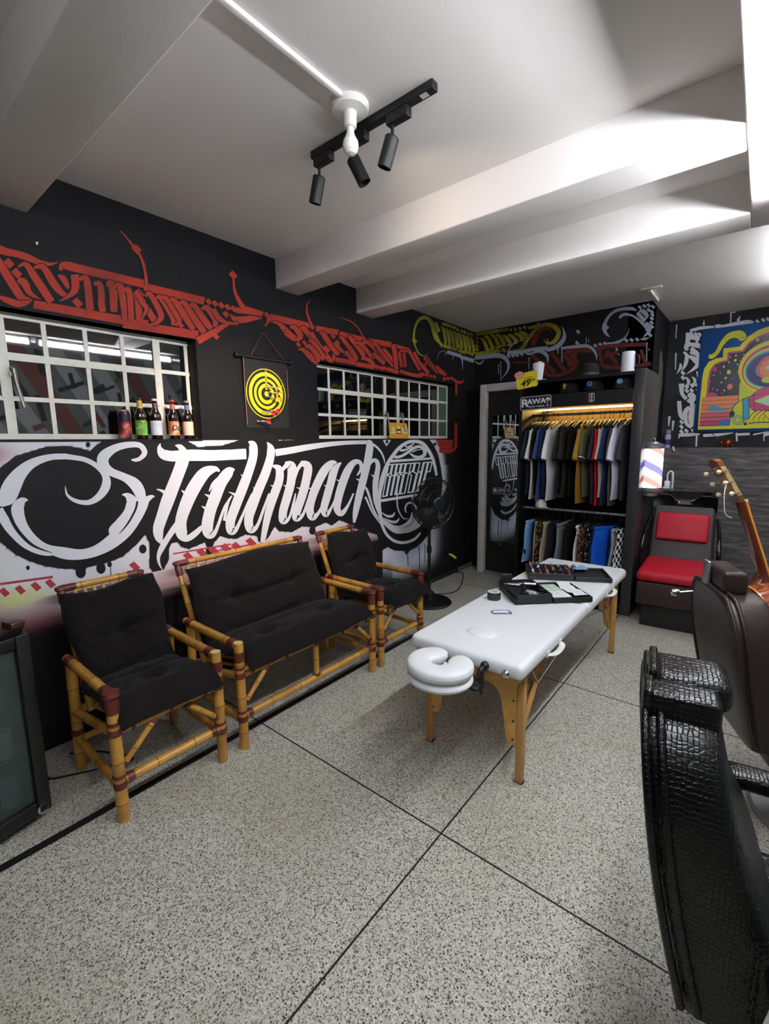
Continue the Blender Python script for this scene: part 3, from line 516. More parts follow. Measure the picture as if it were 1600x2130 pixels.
# ================================================================ bamboo suite
m_bam=mat('bamboo','#bd8d3a',.32,spec=.5,coat=.3,var=(7,'#8f5a22',.42,.78))
m_bam2=mat('bamboo node','#7a4a1c',.4)
m_bind=mat('leather binding','#55201c',.45,var=(30,'#6f2f26',.4,.7))
m_bend=mat('cut bamboo end','#c9b27a',.6)
m_blkfab=mat('black cotton','#1a1819',.95,spec=.08,bump=(260,.25),sheen=.04)
def bam(b,p0,p1,r,node=.14,seed=0,end=True):
    p0=Vector(p0);p1=Vector(p1); L=(p1-p0).length; d=(p1-p0)/L; rr=random.Random(hash((round(p0.x*1000),round(p0.y*1000),round(p1.z*1000),seed)))
    ps=[p0];rs=[r]; s=rr.uniform(.4,1)*node; nodes=[]
    while s<L-.02:
        nodes.append(s)
        for ds,f in ((-.012,1.),(-.003,1.07),(.003,1.07),(.012,1.)): ps.append(p0+d*(s+ds)); rs.append(r*f)
        s+=node*rr.uniform(.85,1.3)
    ps.append(p1); rs.append(r); 
    # keep the points in order
    q=sorted(zip([(p-p0).length for p in ps],range(len(ps)))); ps=[ps[i] for _,i in q]; rs=[rs[i] for _,i in q]
    b.tube(ps,rs,10,0)
    for s in nodes: b.tube([p0+d*(s-.0022),p0+d*(s+.0022)],r*1.085,10,1)
def bind(b,p,d,r,L,mi=2):
    p=Vector(p); d=Vector(d).normalized(); n=max(3,int(L/.012)); ps=[];rs=[]
    for i in range(n+1): ps.append(p+d*(L*(i/n-.5))); rs.append(r*(1.06 if i in(0,n) else 1.13+.03*(i%2)))
    b.tube(ps,rs,12,mi)
BM=[m_bam,m_bam2,m_bind,m_bend]
def knob(b,p,r,mi=2): b.lathe([(0,-r*.5),(r*.9,-r*.4),(r*1.15,0),(r*1.0,r*.5),(0,r*.62)],p,12,mi)
def bamboo_seat(name,label,cat,y0,y1,dx=0.,ry=None,wide=False,capL=True,capR=True,grp=None):
    """front posts at local x=0 (towards the room), back at x=-.5; spans y0..y1"""
    t=thing(name,label,cat,(-1.945+dx,(y0+y1)/2,0),0,grp); h=(y1-y0)/2; rl=.024; AZ=.56; SZ=.41
    for s,capped in ((-1,capL),(1,capR)):
        b=MB(); bam(b,(0,s*h,0),(0,s*h,AZ+.012),rl,.15,s); 
        if capped: knob(b,(0,s*h,AZ),rl*1.3); bind(b,(0,s*h,AZ-.04),(0,0,1),rl,.075)
        else: b.cyl((0,s*h,AZ+.0121),(0,s*h,AZ+.014),rl*.9,12,3); bind(b,(0,s*h,AZ-.06),(0,0,1),rl,.05)
        for z in (SZ,.175): bind(b,(0,s*h,z+.03),(0,0,1),rl,.014); bind(b,(0,s*h,z-.01),(0,0,1),rl,.03)
        b.build('leg',BM,t)
        b=MB(); bam(b,(-.5,s*h,0),(-.47,s*h,AZ-.01),rl,.15,s+5); bind(b,(-.49,s*h,.2),(0,0,1),rl,.03); b.build('leg',BM,t)
        b=MB(); bam(b,(-.52,s*h,AZ),(-.02,s*h,AZ-.005),rl*.9,.17,s+3); bind(b,(-.05,s*h,AZ-.004),(1,0,0),rl*.9,.05); bind(b,(-.47,s*h,AZ),(1,0,0),rl*.9,.06); b.build('armrest',BM,t)
        b=MB(); bam(b,(-.5,s*h,.16),(-.01,s*h,.15),rl*.75,.16,s+7); b.build('side_stretcher',BM,t)
        b=MB(); bam(b,(-.5,s*h,.30),(-.01,s*h,SZ-.02),rl*.8,.16,s+8); b.build('side_rail',BM,t)
        b=MB(); bam(b,(0,s*(h-.012),.235),(-.0,s*(h-.16),SZ-.03),rl*.55,.09,s+9); bind(b,(0,s*(h-.02),.245),(0,-s,1),rl*.6,.025); bind(b,(0,s*(h-.155),SZ-.035),(0,-s,1),rl*.6,.02); b.build('brace',BM,t)
    b=MB(); bam(b,(0,-h+.02,.175),(0,h-.02,.175),rl*.85,.16,2); 
    for s in(-1,1): bind(b,(0,s*(h-.04),.175),(0,1,0),rl*.85,.03)
    b.build('front_stretcher',BM,t)
    b=MB()
    for z in (SZ+.012,SZ-.018): bam(b,(.0,-h+.02,z),(.0,h-.02,z),rl*.5,.13,int(z*1000))
    for k in range(3 if not wide else 5):
        y=-h+.07+(2*h-.14)*k/(2 if not wide else 4); b.rbox((0,y,SZ-.003),(.034,.016,.062),.006,2,2)
    b.build('seat_rail',BM,t)
    b=MB(); bam(b,(-.5,-h+.02,.30),(-.5,h-.02,.30),rl*.8,.16,4); bam(b,(-.5,-h+.02,.15),(-.5,h-.02,.15),rl*.7,.16,6); b.build('rear_rail',BM,t)
    if wide:
        b=MB(); bam(b,(0,0,.185),(0,0,SZ-.03),rl*.75,.12,1); knob(b,(0,0,.19),rl*.9); b.build('centre_post',BM,t)
    # seat slats
    ns=7 if not wide else 13
    for k in range(ns):
        y=-h+.06+(2*h-.12)*k/(ns-1); b=MB(); bam(b,(-.005,y,SZ+.005),(-.45,y,.32),.0085,.2,k); b.build('seat_slat',BM[:2],t)
    # reclined back: two posts, a top rail, slats
    bx0,bz0,bx1,bz1=-.44,.30,-.665,.86; hh=h-.045
    for s in (-1,1):
        b=MB(); bam(b,(bx0,s*(hh-.01),bz0),(bx1,s*hh,bz1),rl*.72,.13,s+11); bind(b,(bx1+.016,s*hh,bz1-.04),(bx1-bx0,0,bz1-bz0),rl*.72,.06); knob(b,(bx1,s*hh,bz1),rl*.95); b.build('back_post',BM,t)
    b=MB(); bam(b,(bx1,-hh,bz1),(bx1,hh,bz1),rl*.72,.15,12); 
    for s in(-1,1): bind(b,(bx1,s*(hh-.03),bz1),(0,1,0),rl*.72,.07)
    b.build('top_rail',BM,t)
    b=MB(); bam(b,(bx0-.19,-hh,.735),(bx0-.19,hh,.735),rl*.4,.15,13); b.build('back_rail',BM[:2],t)
    ns=7 if not wide else 14
    for k in range(ns):
        y=-hh+.06+(2*hh-.12)*k/(ns-1); b=MB(); p0=Vector((bx0-.02,y,bz0+.05)); p1=Vector((bx1+.006,y,bz1-.016)); b.cyl(p0,p1,.0085,8); b.cyl(p1-(p1-p0)*.06,p1-(p1-p0)*.035,.0088,8,3); b.build('back_slat',[m_bam,m_bam2,m_bind,m_bend],t)
    return t
CH='bamboo armchairs of the waiting suite'
bamboo_seat('bamboo_armchair','bamboo armchair at the near left, beside the glass-door fridge','armchair',.622,1.083,grp=None,capL=True,capR=False)
bamboo_seat('bamboo_sofa','two-seat bamboo sofa between the two bamboo armchairs','sofa',1.207,2.222,wide=True,capL=False,capR=True)
bamboo_seat('bamboo_armchair','bamboo armchair farthest from the fridge, between the sofa and the floor fan','armchair',2.315,2.79,dx=-.0,capL=True,capR=True)
# folded black futon cushions
def cushion(label,yc,hw,dx=0,tufts=((.5,.5),),seed=0,droop=.05,over=.035,tw=0.):
    t=thing('chair_cushion' if hw<.4 else 'sofa_cushion',label,'cushion',(-1.945+dx,yc,0)); rr=random.Random(seed); ph=[rr.uniform(0,6) for _ in range(12)]
    def pad(name,o,ex,en,L,Wd,T,tf,puck,nm):
        o=Vector(o); ex=Vector(ex).normalized(); en=Vector(en).normalized(); ey=Vector((0,1,0)); nu,nv=48,40
        def sh(u,v,sg):
            a=2*u-1; c=2*v-1
            # pinched corners, swollen middle
            ed=(1-abs(a)**5)*(1-abs(c)**5); th=T*max(ed,0)**.42
            for (tu,tv) in tf: 
                dd=((u-tu)*Wd*2)**2+((v-tv)*L)**2; th-=T*.85*math.exp(-dd/.0022)*(1 if sg>0 else .2)
            if sg>0:
                for (tv,am) in puck: th-=T*am*1.7*math.exp(-((v-tv+.025*math.sin(u*5+ph[0]))*L/.018)**2)*(.55+.45*math.cos((u-.5)*5.5))
                th+=.004*math.sin(u*17+ph[1]+3*v)*math.sin(v*13+ph[2]+2*u)+.0022*math.sin(u*41+v*29+ph[3])
            shr=1-.045*abs(c)**2*(1-abs(a))*0-.03*(1-c*c)*abs(a); y=a*Wd*shr+.012*math.sin(v*7+ph[4])*a; x=v*L+.014*math.sin(u*6+ph[5])*abs(c)**3
            s_=droop*(max(0,v-.8)/.2)**2 if nm=='s' else 0
            return o+ex*x+ey*(y+tw*(v-.5))+en*(th*sg*(1 if sg>0 else .45))-Vector((0,0,1))*s_
        b=MB(); b.grid(lambda u,v:sh(u,v,1),nu,nv); b.grid(lambda u,v:sh(u,v,-1),nu,nv); ob=b.build(name,m_blkfab,t,sharp=70,merge=True)
        for (tu,tv) in tf:
            p=sh(tu,tv,1)+en*.002; c=MB(); q=en.to_track_quat('Z','Y').to_matrix().to_4x4(); c.T=Matrix.Translation(p)@q; c.lathe([(0,.004),(.006,.003),(.008,0),(0,-.004)],n=10); c.build('tuft',m_blkfab,ob)
        return ob
    # seat pad: from the crease at the back to the front edge ; back pad: from the crease up
    pad('seat_pad',(-.40,0,.425),(.43+over,0,.052),(-.12,0,1),.425+over,hw,.06,[(a,.55) for a,_ in tufts],((.34,.12),),'s')
    pad('back_pad',(-.385,0,.42),(-.225,0,.52),(.52,0,.225),.475,hw*.98,.062,[(a,.5) for a,_ in tufts],((.5,.35),(.12,.2)),'b')
    return t
cushion('black folded cushion on the near left bamboo armchair',.855,.228,0,((.5,.5),),1)
cushion('wide black tufted cushion on the two-seat bamboo sofa',1.715,.485,0,((.27,.5),(.73,.5)),2)
cushion('black folded cushion on the far bamboo armchair, one corner hanging over the front',2.56,.232,0,((.5,.5),),3,over=.07,tw=.06)
# ================================================================ massage table
TZ=.62; TX,TY=-.98,2.68; m_vin=mat('white vinyl','#dfe3e6',.38,spec=.45)
m_beech=mat('beech','#b98a4c',.5,var=(9,'#a2743a',.4,.7)); m_ply=mat('birch plywood','#d0a052',.45,var=(14,'#bd8a3e',.4,.7))
t=thing('massage_table','white folding massage table with wooden legs in the middle of the floor','table',(TX,TY,0))
hw,hl=.29,.95
def padfn(p):
    # gentle swell and softer corners in plan
    return p
for s in (-1,1):
    b=MB(); b.rbox((0,s*hl/2,TZ-.036),(2*hw,hl-.004,.072),.03,6); b.build('pad',m_vin,t,label='padded half of the white top')
b=MB(); b.box(-hw+.03,hw-.03,-hl+.02,-.01,TZ-.095,TZ-.07); b.box(-hw+.03,hw-.03,.01,hl-.02,TZ-.095,TZ-.07); b.build('frame',m_beech,t)
o=MB(); o.lathe([(0,.016),(.05,.014),(.068,.008),(.076,.001),(.08,-.003)],(-.012,-.725,TZ),40); 
for i,v in enumerate(o.v): o.v[i]=(v[0],-.725+(v[1]+.725)*.8,v[2])
o.build('face_hole_plug',m_vin,t)
for sy_ in (-1,1):
    yE=sy_*(hl-.12)
    # plywood end panel with an arched cut-out
    P=[(-.226,TZ-.072),(.226,TZ-.072),(.226,.185)]+[(.205,.182),(.188,.192),(.178,.215),(.168,.30),(.152,.385),(.135,.425),(.105,.445),(.07,.45)]
    P=P+[(-u,v) for u,v in P[:2:-1]]+[(-.226,.185)]
    lean=.05*sy_
    f_=lambda u,v,k:(u,yE+sy_*.012+(k-.5)*.012,v)
    b=MB(); b.prism(P,f_); b.build('end_panel',m_ply,t,sharp=30)
    for s in (-1,1):
        b=MB(); x=s*.243; y=yE
        b.rbox((x,y,(TZ-.072)/2),(.034,.036,TZ-.084),.005,2); b.rbox((x,y,.006),(.04,.03,.012),.003,2,1); b.build('leg',[m_beech,m_blk],t)
        for z in (.21,.30,.40,.49):
            b=MB(); b.cyl((s*.213,yE+sy_*.016,z),(s*.213,yE+sy_*.0205,z),.005,10); b.build('bolt',m_blk,t)
        b=MB(); b.T=None; p0=Vector((s*.225,yE-sy_*.01,.19)); pm=Vector((s*.225,yE-sy_*.20,.40)); p1=Vector((s*.225,yE-sy_*.33,TZ-.10))
        b.tube([p0,pm],[.016,.016],4,0); b.tube([pm+Vector((s*-.02,0,-.02)),p1],[.016,.016],4,0); b.cyl(pm+Vector((s*-.035,0,0)),pm+Vector((s*.02,0,0)),.007,8,1); b.build('brace',[m_beech,m_chrome],t,sharp=20)
        b=MB(); b.tube([(s*.24,yE-sy_*.20,.40),(s*.24,yE-sy_*.10,TZ-.10)],.0018,6); b.tube([(s*.24,yE-sy_*.20,.40),(s*.24,0,TZ-.11)],.0018,6); b.build('cable',m_chrome,t)
    if sy_<0:
        for ch,xx in (('R',-.035),('Y',.035)):
            text_mesh('letter',ch,.05,mat('burnt letters','#3a2110',.7),basis((xx+.09,yE-.0186,TZ-.125),(1,0,0),(0,0,1)),t,depth=.0006)
def handle(y,s=1):
    b=MB(); pts=[(s*(hw-.002),y-.085,TZ-.052),(s*(hw+.014),y-.07,TZ-.054),(s*(hw+.022),y-.03,TZ-.058),(s*(hw+.022),y+.03,TZ-.058),(s*(hw+.014),y+.07,TZ-.054),(s*(hw-.002),y+.085,TZ-.052)]
    b.tube([tuple(p) for p in bez(pts,5)],.014,10,flat=.35); b.rbox((s*hw,y-.085,TZ-.05),(.008,.03,.03),.003,2); b.rbox((s*hw,y+.085,TZ-.05),(.008,.03,.03),.003,2); b.build('handle',mat('white strap','#d9d8d2',.45),t)
handle(-.57); handle(.47)
b=MB(); 
for x in (.215,): b.lathe([(0,-.012),(.012,-.011),(.018,-.004),(.02,0)],(x,-hl+.001,TZ-.05),18,axis='y'); b.build('corner_fitting',m_chrome,t)
b=MB()
for x in (.12,): b.lathe([(0,-.02),(.014,-.019),(.019,-.01),(.02,.004)],(x,-hl,TZ-.04),18,axis='y'); 
b.build('socket_plug',m_blk,t)
# head cradle: two stacked crescents on a black bracket
cr_=MB(); CX,CY=-.015,-1.105
def cres(z0,z1,ro,ri,r):
    b=MB(); N=56; a0,a1=R(112),R(112+316)
    # opening turned towards the table end
    op=R(88)
    def fn(u,v):
        a=op+R(9)+(2*PI-R(18))*u; q=2*PI*v; e=min(u,1-u)*9; k=math.sqrt(max(0,1-(1-min(e,1))**2)) 
        rm=(ro+ri)/2; hw_=(ro-ri)/2*max(k,.02); hz=(z1-z0)/2*max(k**.8,.05)
        cx,cz=math.cos(q),math.sin(q); sx_=math.copysign(abs(cx)**.7,cx)*hw_; sz=math.copysign(abs(cz)**.7,cz)*hz
        rad=rm+sx_; return (CX+rad*math.cos(a)*1.0,CY+rad*math.sin(a)*.92,(z0+z1)/2+sz)
    b.grid(fn,N,20); return b
b=cres(TZ-.045,TZ+.012,.148,.034,.02); b.build('face_cradle_cushion',m_vin,t,sharp=80)
b=cres(TZ-.085,TZ-.047,.146,.036,.02); b.build('face_cradle_base',m_vin,t,sharp=80)
b=MB(); b.tube([(CX+.02,-.93,TZ-.06),(CX+.02,-1.0,TZ-.092),(CX,-1.17,TZ-.092)],.014,10); b.tube([(.12,-.945,TZ-.04),(.115,-.985,TZ-.05),(.11,-1.0,TZ-.085),(.02,-1.03,TZ-.095)],.014,10); b.tube([(.118,-.985,TZ-.05),(.12,-.985,TZ-.10),(.118,-.98,TZ-.16)],[.013,.013,.006],10); b.rbox((CX+.07,-1.05,TZ-.095),(.18,.05,.016),.005,2); b.build('cradle_bracket',m_blk,t)
# ---- things on the table
def onT(px,py): p=onz(px,py,TZ+.002); return p
def case(label,c,rz,w,d,hh,cat,build):
    t=thing('open_case',label,cat,(c[0],c[1],TZ+.001),rz); build(t,w,d,hh); return t
m_case=mat('black case shell','#141416',.55,bump=(300,.2)); m_inner=mat('case lining','#0b0b0d',.85)
def tray(b,x0,x1,y0,y1,h,th=.008,mi=0,mi2=1,r=.02):
    # rounded-corner shell: floor, four walls
    b.rbox(((x0+x1)/2,(y0+y1)/2,th/2),(x1-x0,y1-y0,th),th*.45,2,mi)
    for (a,c_,e,f_) in ((x0,x1,y0,y0+th),(x0,x1,y1-th,y1),(x0,x0+th,y0,y1),(x1-th,x1,y0,y1)): b.rbox(((a+c_)/2,(e+f_)/2,h/2),(c_-a,f_-e,h),th*.45,2,mi)
    b.box(x0+th,x1-th,y0+th,y1-th,th,th+.002,mi2)
# ---- case with tattoo machines (near) and the ink organiser (far)
r1=R(43.7); t=thing('open_case','black zip case lying open with chrome machines, nearest the floor fan side','case',(-1.044,2.60,TZ+.001),r1)
b=MB(); tray(b,-.108,.108,-.15,.15,.058); b.rbox((-.06,.146,.07),(.07,.018,.06),.008,3); b.tube([(-.10,-.16,.03),(-.115,-.10,.035),(-.113,-.0,.035)],.007,8); b.build('case_base',[m_case,m_inner],t)
b=MB(); b.T=Matrix.Translation((.232,0,0)); tray(b,-.118,.118,-.152,.152,.032); b.T=None; b.build('case_lid',[m_case,m_inner],t)
def put(name,label,cat,px,py,z,rz,mk,group=None,parent_rot=r1,org=(-1.044,2.60)):
    c,s_=math.cos(parent_rot),math.sin(parent_rot); o=mk()
    o.name=name; o.location=(org[0]+px*c-py*s_,org[1]+px*s_+py*c,z); o.rotation_euler=(0,0,parent_rot+rz); tag(o,label,cat,group); return o
def pen(): 
    b=MB(); b.lathe([(0,-.055),(.006,-.055),(.0075,-.03),(.009,-.028),(.0135,-.02),(.0135,.025),(.015,.026),(.015,.05),(.011,.056),(0,.056)],n=18,axis='x'); return b.build('m',m_chrome)
put('tattoo_machine','chrome pen-shaped machine at the back of the open zip case','machine',-.055,.075,TZ+.05,R(-25),pen)
put('tattoo_machine','chrome pen-shaped machine beside the lid hinge of the zip case','machine',.055,.09,TZ+.045,R(-20),pen)
def grip():
    b=MB(); b.lathe([(0,-.04),(.004,-.04),(.005,-.01),(.012,-.008),(.013,.02),(.009,.03),(0,.03)],n=16,axis='x'); b.rbox((.02,.0,.012),(.04,.022,.02),.006,3); return b.build('m',mat('dark anodised','#2a2a2e',.3,metal=.7))
put('tattoo_grip','dark metal machine grip lying in the middle of the open zip case','grip',-.01,-.01,TZ+.035,R(60),grip); put('tattoo_grip','dark metal machine grip at the front corner of the open zip case','grip',-.045,-.085,TZ+.03,R(20),grip)
def bag():
    b=MB(); b.rbox((0,0,0),(.05,.09,.03),.012,4,fn=lambda p:(p.x+.004*math.sin(p.y*120),p.y,p.z+.005*math.sin(p.x*150+p.y*90))); return b.build('m',mat('clear sachet','#b9c0c4',.2,spec=.6,var=(40,'#6f787d',.4,.6)))
put('needle_sachet','clear crinkled sachet in the open zip case','sachet',.03,-.06,TZ+.03,R(10),bag)
def cable():
    b=MB(); b.tube([(.03*math.cos(q*.5)*(1+.05*math.sin(q*2)),.03*math.sin(q*.5),.0+.0015*q) for q in range(30)],.003,8); return b.build('m',m_blk)
put('coiled_cable','black coiled clip cord in the open zip case','cable',.07,-.10,TZ+.018,0,cable)
def sheet(w,d,col,lines):
    b=MB(); b.rbox((0,0,0),(w,d,.006),.0025,2)
    for k in range(1,lines): b.box(-w/2,w/2,-d/2+d*k/lines-.0008,-d/2+d*k/lines+.0008,.0031,.0034,1)
    b.box(-.001,.001,-d/2,d/2,.0031,.0035,1); return b.build('m',[col,mat('seam','#56675f',.7)])
put('needle_pack','green and white ruled pack lying in the zip case lid','pack',.185,.0,TZ+.026,0,lambda:sheet(.11,.24,mat('pale green pack','#b9d2bd',.4,var=(6,'#dfe8e2',.35,.6)),4))
def paper():
    b=MB(); b.grid(lambda u,v:((u-.5)*.085+.006*math.sin(v*9),(v-.5)*.25,.004+.006*math.sin(u*9+v*14)*math.sin(v*7)+.012*math.exp(-((v-.9)/.1)**2)),14,26); return b.build('m',mat('white paper','#dadbe0',.7))
put('crumpled_paper','white crumpled paper strip in the zip case lid','paper',.285,.0,TZ+.032,R(4),paper)
# organiser
r2=R(27); O2=(-1.085,3.125); t=thing('organiser_case','black hinged organiser full of small ink bottles, at the far end of the table','case',(O2[0],O2[1],TZ+.001),r2)
b=MB(); tray(b,-.145,.145,-.13,.13,.045); 
for k in range(1,6): b.box(-.14+.28*k/6-.002,-.14+.28*k/6+.002,-.125,.125,.008,.038,1)
for k in range(1,5): b.box(-.14,.14,-.125+.25*k/5-.002,-.125+.25*k/5+.002,.008,.038,1)
b.build('case_base',[mat('grey black plastic','#2a2a2d',.35),m_inner],t)
b=MB(); b.T=Matrix.Translation((.268,0,0)); tray(b,-.115,.115,-.13,.13,.03); b.T=None; b.build('case_lid',[MATS['grey black plastic'],m_inner],t)
ib=MB(); ib.lathe([(0,0),(.0155,0),(.016,.002),(.016,.03),(.009,.036),(.008,.037)],n=14); 
base=ib.build('ink_bottle',[mat('ink bottle body','#1f1f24',.2,spec=.6)]); 
cm=MB(); cm.lathe([(.0085,.036),(.0085,.048),(.004,.056),(0,.0565)],n=12); cap_=cm.build('cap',mat('bottle cap','#c9cbd2',.35),base)
cm=MB(); cm.lathe([(.0162,.008),(.0162,.026)],n=14); lab_=cm.build('bottle_label',mat('bottle label','#4a4f5e',.5),base)
caps=[mat('cap white','#d8d9de',.4),mat('cap black','#131315',.3),mat('cap orange','#c77a2a',.4),mat('cap red','#7c2a26',.4),mat('cap blue','#3d4f8a',.4)]
first=True; rr=random.Random(3)
for i in range(6):
    for j in range(5):
        if rr.random()<.12: continue
        c=base if first else base.copy(); 
        if not first:
            COL.objects.link(c)
            for ch in (cap_,lab_):
                d=ch.copy(); COL.objects.link(d); d.parent=c
                if ch is cap_: d.material_slots[0].link='OBJECT'; d.material_slots[0].material=rr.choice(caps)
        first=False; lx,ly=-.14+.28*(i+.5)/6,-.125+.25*(j+.5)/5
        c.location=(O2[0]+lx*math.cos(r2)-ly*math.sin(r2),O2[1]+lx*math.sin(r2)+ly*math.cos(r2),TZ+.0118); c.rotation_euler=(0,0,rr.uniform(0,6))
        tag(c,'small ink bottle standing upright in the open organiser case','bottle','ink bottles in the organiser case')
def cloth():
    b=MB(); b.grid(lambda u,v:((u-.5)*.12,(v-.5)*.09,.006+.008*math.sin(u*11+v*5)*math.sin(v*8)),16,14); return b.build('m',mat('blue cloth','#6f8fc4',.8))
put('folded_cloth','small blue cloth lying in the organiser lid','cloth',.21,.09,TZ+.03,R(10),cloth,None,r2,O2)
put('tattoo_machine','chrome machine lying across the hinge of the organiser','machine',.16,.0,TZ+.055,R(80),pen,None,r2,O2)
# tape roll and drawn stencil
b=MB(); b.lathe([(.021,0),(.038,0),(.039,.003),(.039,.043),(.038,.046),(.021,.046),(.021,0)],n=36,mis=[0,0,0,0,1,1]); o=b.build('tape_roll',[mat('black tape','#26262b',.35),mat('tape core','#c9ccd2',.5)]); o.location=(-1.165,2.44,TZ+.001); tag(o,'black tape roll with a pale core in front of the zip case','tape roll')
b=MB(); 
P=[(-.05,-.028),(.02,-.034),(.052,-.040),(.06,-.01),(.052,.022),(.0,.030),(-.042,.026),(-.056,0)]
def ring(P,k,z): return [(x*k,y*k,z) for x,y in P]
n=len(P); b.add([(x,y,0) for x,y in P]+[(x,y,.0015) for x,y in P],[tuple(range(n))[::-1]]+[(i,(i+1)%n,n+(i+1)%n,n+i) for i in range(n)],0)
b.add([(x,y,.0015) for x,y in P]+[(x*.78,y*.55+.003,.0015) for x,y in P],[(i,(i+1)%n,n+(i+1)%n,n+i) for i in range(n)],0); b.add([(x*.78,y*.55+.003,.0015) for x,y in P],[tuple(range(n))],1)
o=b.build('stencil_card',[mat('violet ink','#6a6a94',.6),mat('card white','#e6e8ee',.5)]); o.location=(-1.04,2.265,TZ+.001); o.rotation_euler=(0,0,R(43)); tag(o,'small curved card with a violet drawn border on the white table','card')
# ================================================================ mirror door, wardrobe and clothes at the far end
YD=4.85
m_case2=mat('door casing paint','#c9c2c0',.5,var=(6,'#b8afad',.45,.8))
o=struct(thing('door_1','','',(0,0,0))); del o['label'],o['category']
for nm,(x0,x1,z0,z1) in {'jamb':(-2.545,-2.465,0,2.185),'lintel':(-2.465,-1.80,2.105,2.185)}.items():
    b=MB(); b.rbox(((x0+x1)/2,YD+.10,(z0+z1)/2),(x1-x0,.20,z1-z0),.004,2); b.build(nm,m_case2,o)
b=MB(); b.rbox((-2.13,YD+.07,.012),(.67,.14,.024),.004,2); b.build('threshold',mat('worn stone sill','#8b8580',.7),o)
b=MB(); b.box(-2.465,-1.8,YD+.055,YD+.10,.024,2.105); b.build('door_leaf',m_blk,o)
b=MB(); b.box(-2.405,-1.8,YD+.049,YD+.0545,.385,1.835); b.build('mirror',mat('mirror','#b9bec2',.015,metal=1),o)
b=MB(); b.box(-2.41,-1.8,YD+.047,YD+.0548,.378,.386); b.lathe([(0,-.012),(.01,-.01),(.011,0)],(-2.27,YD+.052,.365),14,axis='y',mi=1); b.build('mirror_clip',[m_blk2,m_chrome],o)
m_signw=mat('sign white','#d8dade',.5); m_signb=mat('sign black','#0c0d14',.45)
def rrect(w,h,r,n=5):
    P=[]
    for cx,cy,a in ((w/2-r,h/2-r,0),(-w/2+r,h/2-r,90),(-w/2+r,-h/2+r,180),(w/2-r,-h/2+r,270)):
        for k in range(n+1): q=R(a+90*k/n); P.append((cx+r*math.cos(q),cy+r*math.sin(q)))
    return P
def rawa(name,label,c,w,h,ang=0,th=.006,scale=1,tilt=0):
    t=thing(name,label,'sign',c); t.rotation_euler=(0,ang,tilt)
    b=MB(); f=lambda u,v,k:(u,-th*k,v); b.prism(rrect(w,h,.02*scale),f); b.build('board',m_signb,t)
    b=MB(); O=rrect(w*.975,h*.94,.019*scale); I=rrect(w*.945,h*.87,.015*scale); n=len(O)
    b.add([(x,-th-.0006,z) for x,z in O]+[(x,-th-.0006,z) for x,z in I],[(i,(i+1)%n,n+(i+1)%n,n+i) for i in range(n)]); b.build('border',m_signw,t)
    mt=lambda x,z:basis((x,-th-.0008,z),(1,0,0),(0,0,1))
    text_mesh('lettering','R',h*.78,m_signw,mt(-w*.34,-h*.0),t,depth=.0004,sx=1.2,bold=.03)
    text_mesh('lettering','AWA',h*.50,m_signw,mt(w*.03,h*.09),t,depth=.0004,sx=1.15,bold=.035)
    text_mesh('lettering','SURF WEAR',h*.15,m_signw,mt(w*.04,-h*.27),t,depth=.0004,sx=1.45)
    b=MB(); y=-th-.0008; px=w*.375
    b.add([(px-.006*scale*3*h,y,-h*.30),(px+.02*h,y,-h*.30),(px+.05*h,y,h*.15),(px+.01*h,y,h*.15)],[(0,1,2,3)])
    for k in range(7): q=R(-20+k*36); d=np.array([math.cos(q),math.sin(q)])*h*.2; n_=np.array([-d[1],d[0]])*.16; p=np.array([px+.03*h,h*.16]); b.add([(p[0]-n_[0],y-.0001*k,p[1]-n_[1]),(p[0]+d[0]*.6-n_[0]*1.6,y-.0001*k,p[1]+d[1]*.6-n_[1]*1.6),(p[0]+d[0],y-.0001*k,p[1]+d[1]-.03*h),(p[0]+d[0]*.6+n_[0]*1.6,y-.0001*k,p[1]+d[1]*.6+n_[1]*1.6)],[(0,1,2,3)])
    b.add([(px-.09*h,y,-h*.30),(px+.12*h,y,-h*.30),(px+.08*h,y,-h*.25),(px-.06*h,y,-h*.25)],[(0,1,2,3)]); b.build('palm_emblem',m_signw,t); return t
rawa('shop_sign','black sign with a white border on the wardrobe front, above the clothes rail',(-1.695,4.342,1.905),.305,.13,R(-1.5))
rawa('sticker','small grey-black sticker at the left edge of the mirror door, twin of the sign above',(-2.275,YD+.046,.985),.215,.075,0,.001,.5)
# wardrobe ------------------------------------------------------------------
m_wd=mat('black laminate','#0f0f11',.5,spec=.3); m_wdg=mat('dark grey post','#2b2b2e',.35,spec=.5)
WX0,WX1,WY0,WY1=-1.86,-.785,4.355,5.045
t=thing('wardrobe','tall open black wardrobe with two clothes rails beside the mirror door','wardrobe',(0,0,0))
def part(nm,m,*boxes,**k):
    b=MB()
    for q in boxes: b.box(*q)
    return b.build(nm,m,t,**k)
part('side_panel',m_wd,(WX0,WX0+.03,WY0,WY1,0,2.09)); b=MB(); b.rbox(((WX1-.085+WX1)/2,(WY0+WY1)/2,1.065),(.085,WY1-WY0,2.13),.004,2); b.build('side_panel',m_wdg,t)
part('top_panel',m_wd,(WX0,WX1-.09,WY0+.01,WY1,2.09,2.115)); part('back_panel',m_wd,(WX0+.03,WX1-.09,WY1-.02,WY1,.0,2.09))
part('shelf',m_wd,(WX0+.03,WX1-.09,WY0+.005,WY1-.02,1.955,1.975)); part('header',m_wd,(WX0+.03,WX1-.09,WY0+.005,WY0+.025,1.855,1.955)); part('floor_panel',m_wd,(WX0+.03,WX1-.09,WY0+.01,WY1-.02,0,.08))
RY=4.66
b=MB(); b.cyl((WX0+.03,RY,1.80),(WX1-.09,RY,1.80),.0125,14); b.build('clothes_rail',m_steel,t)
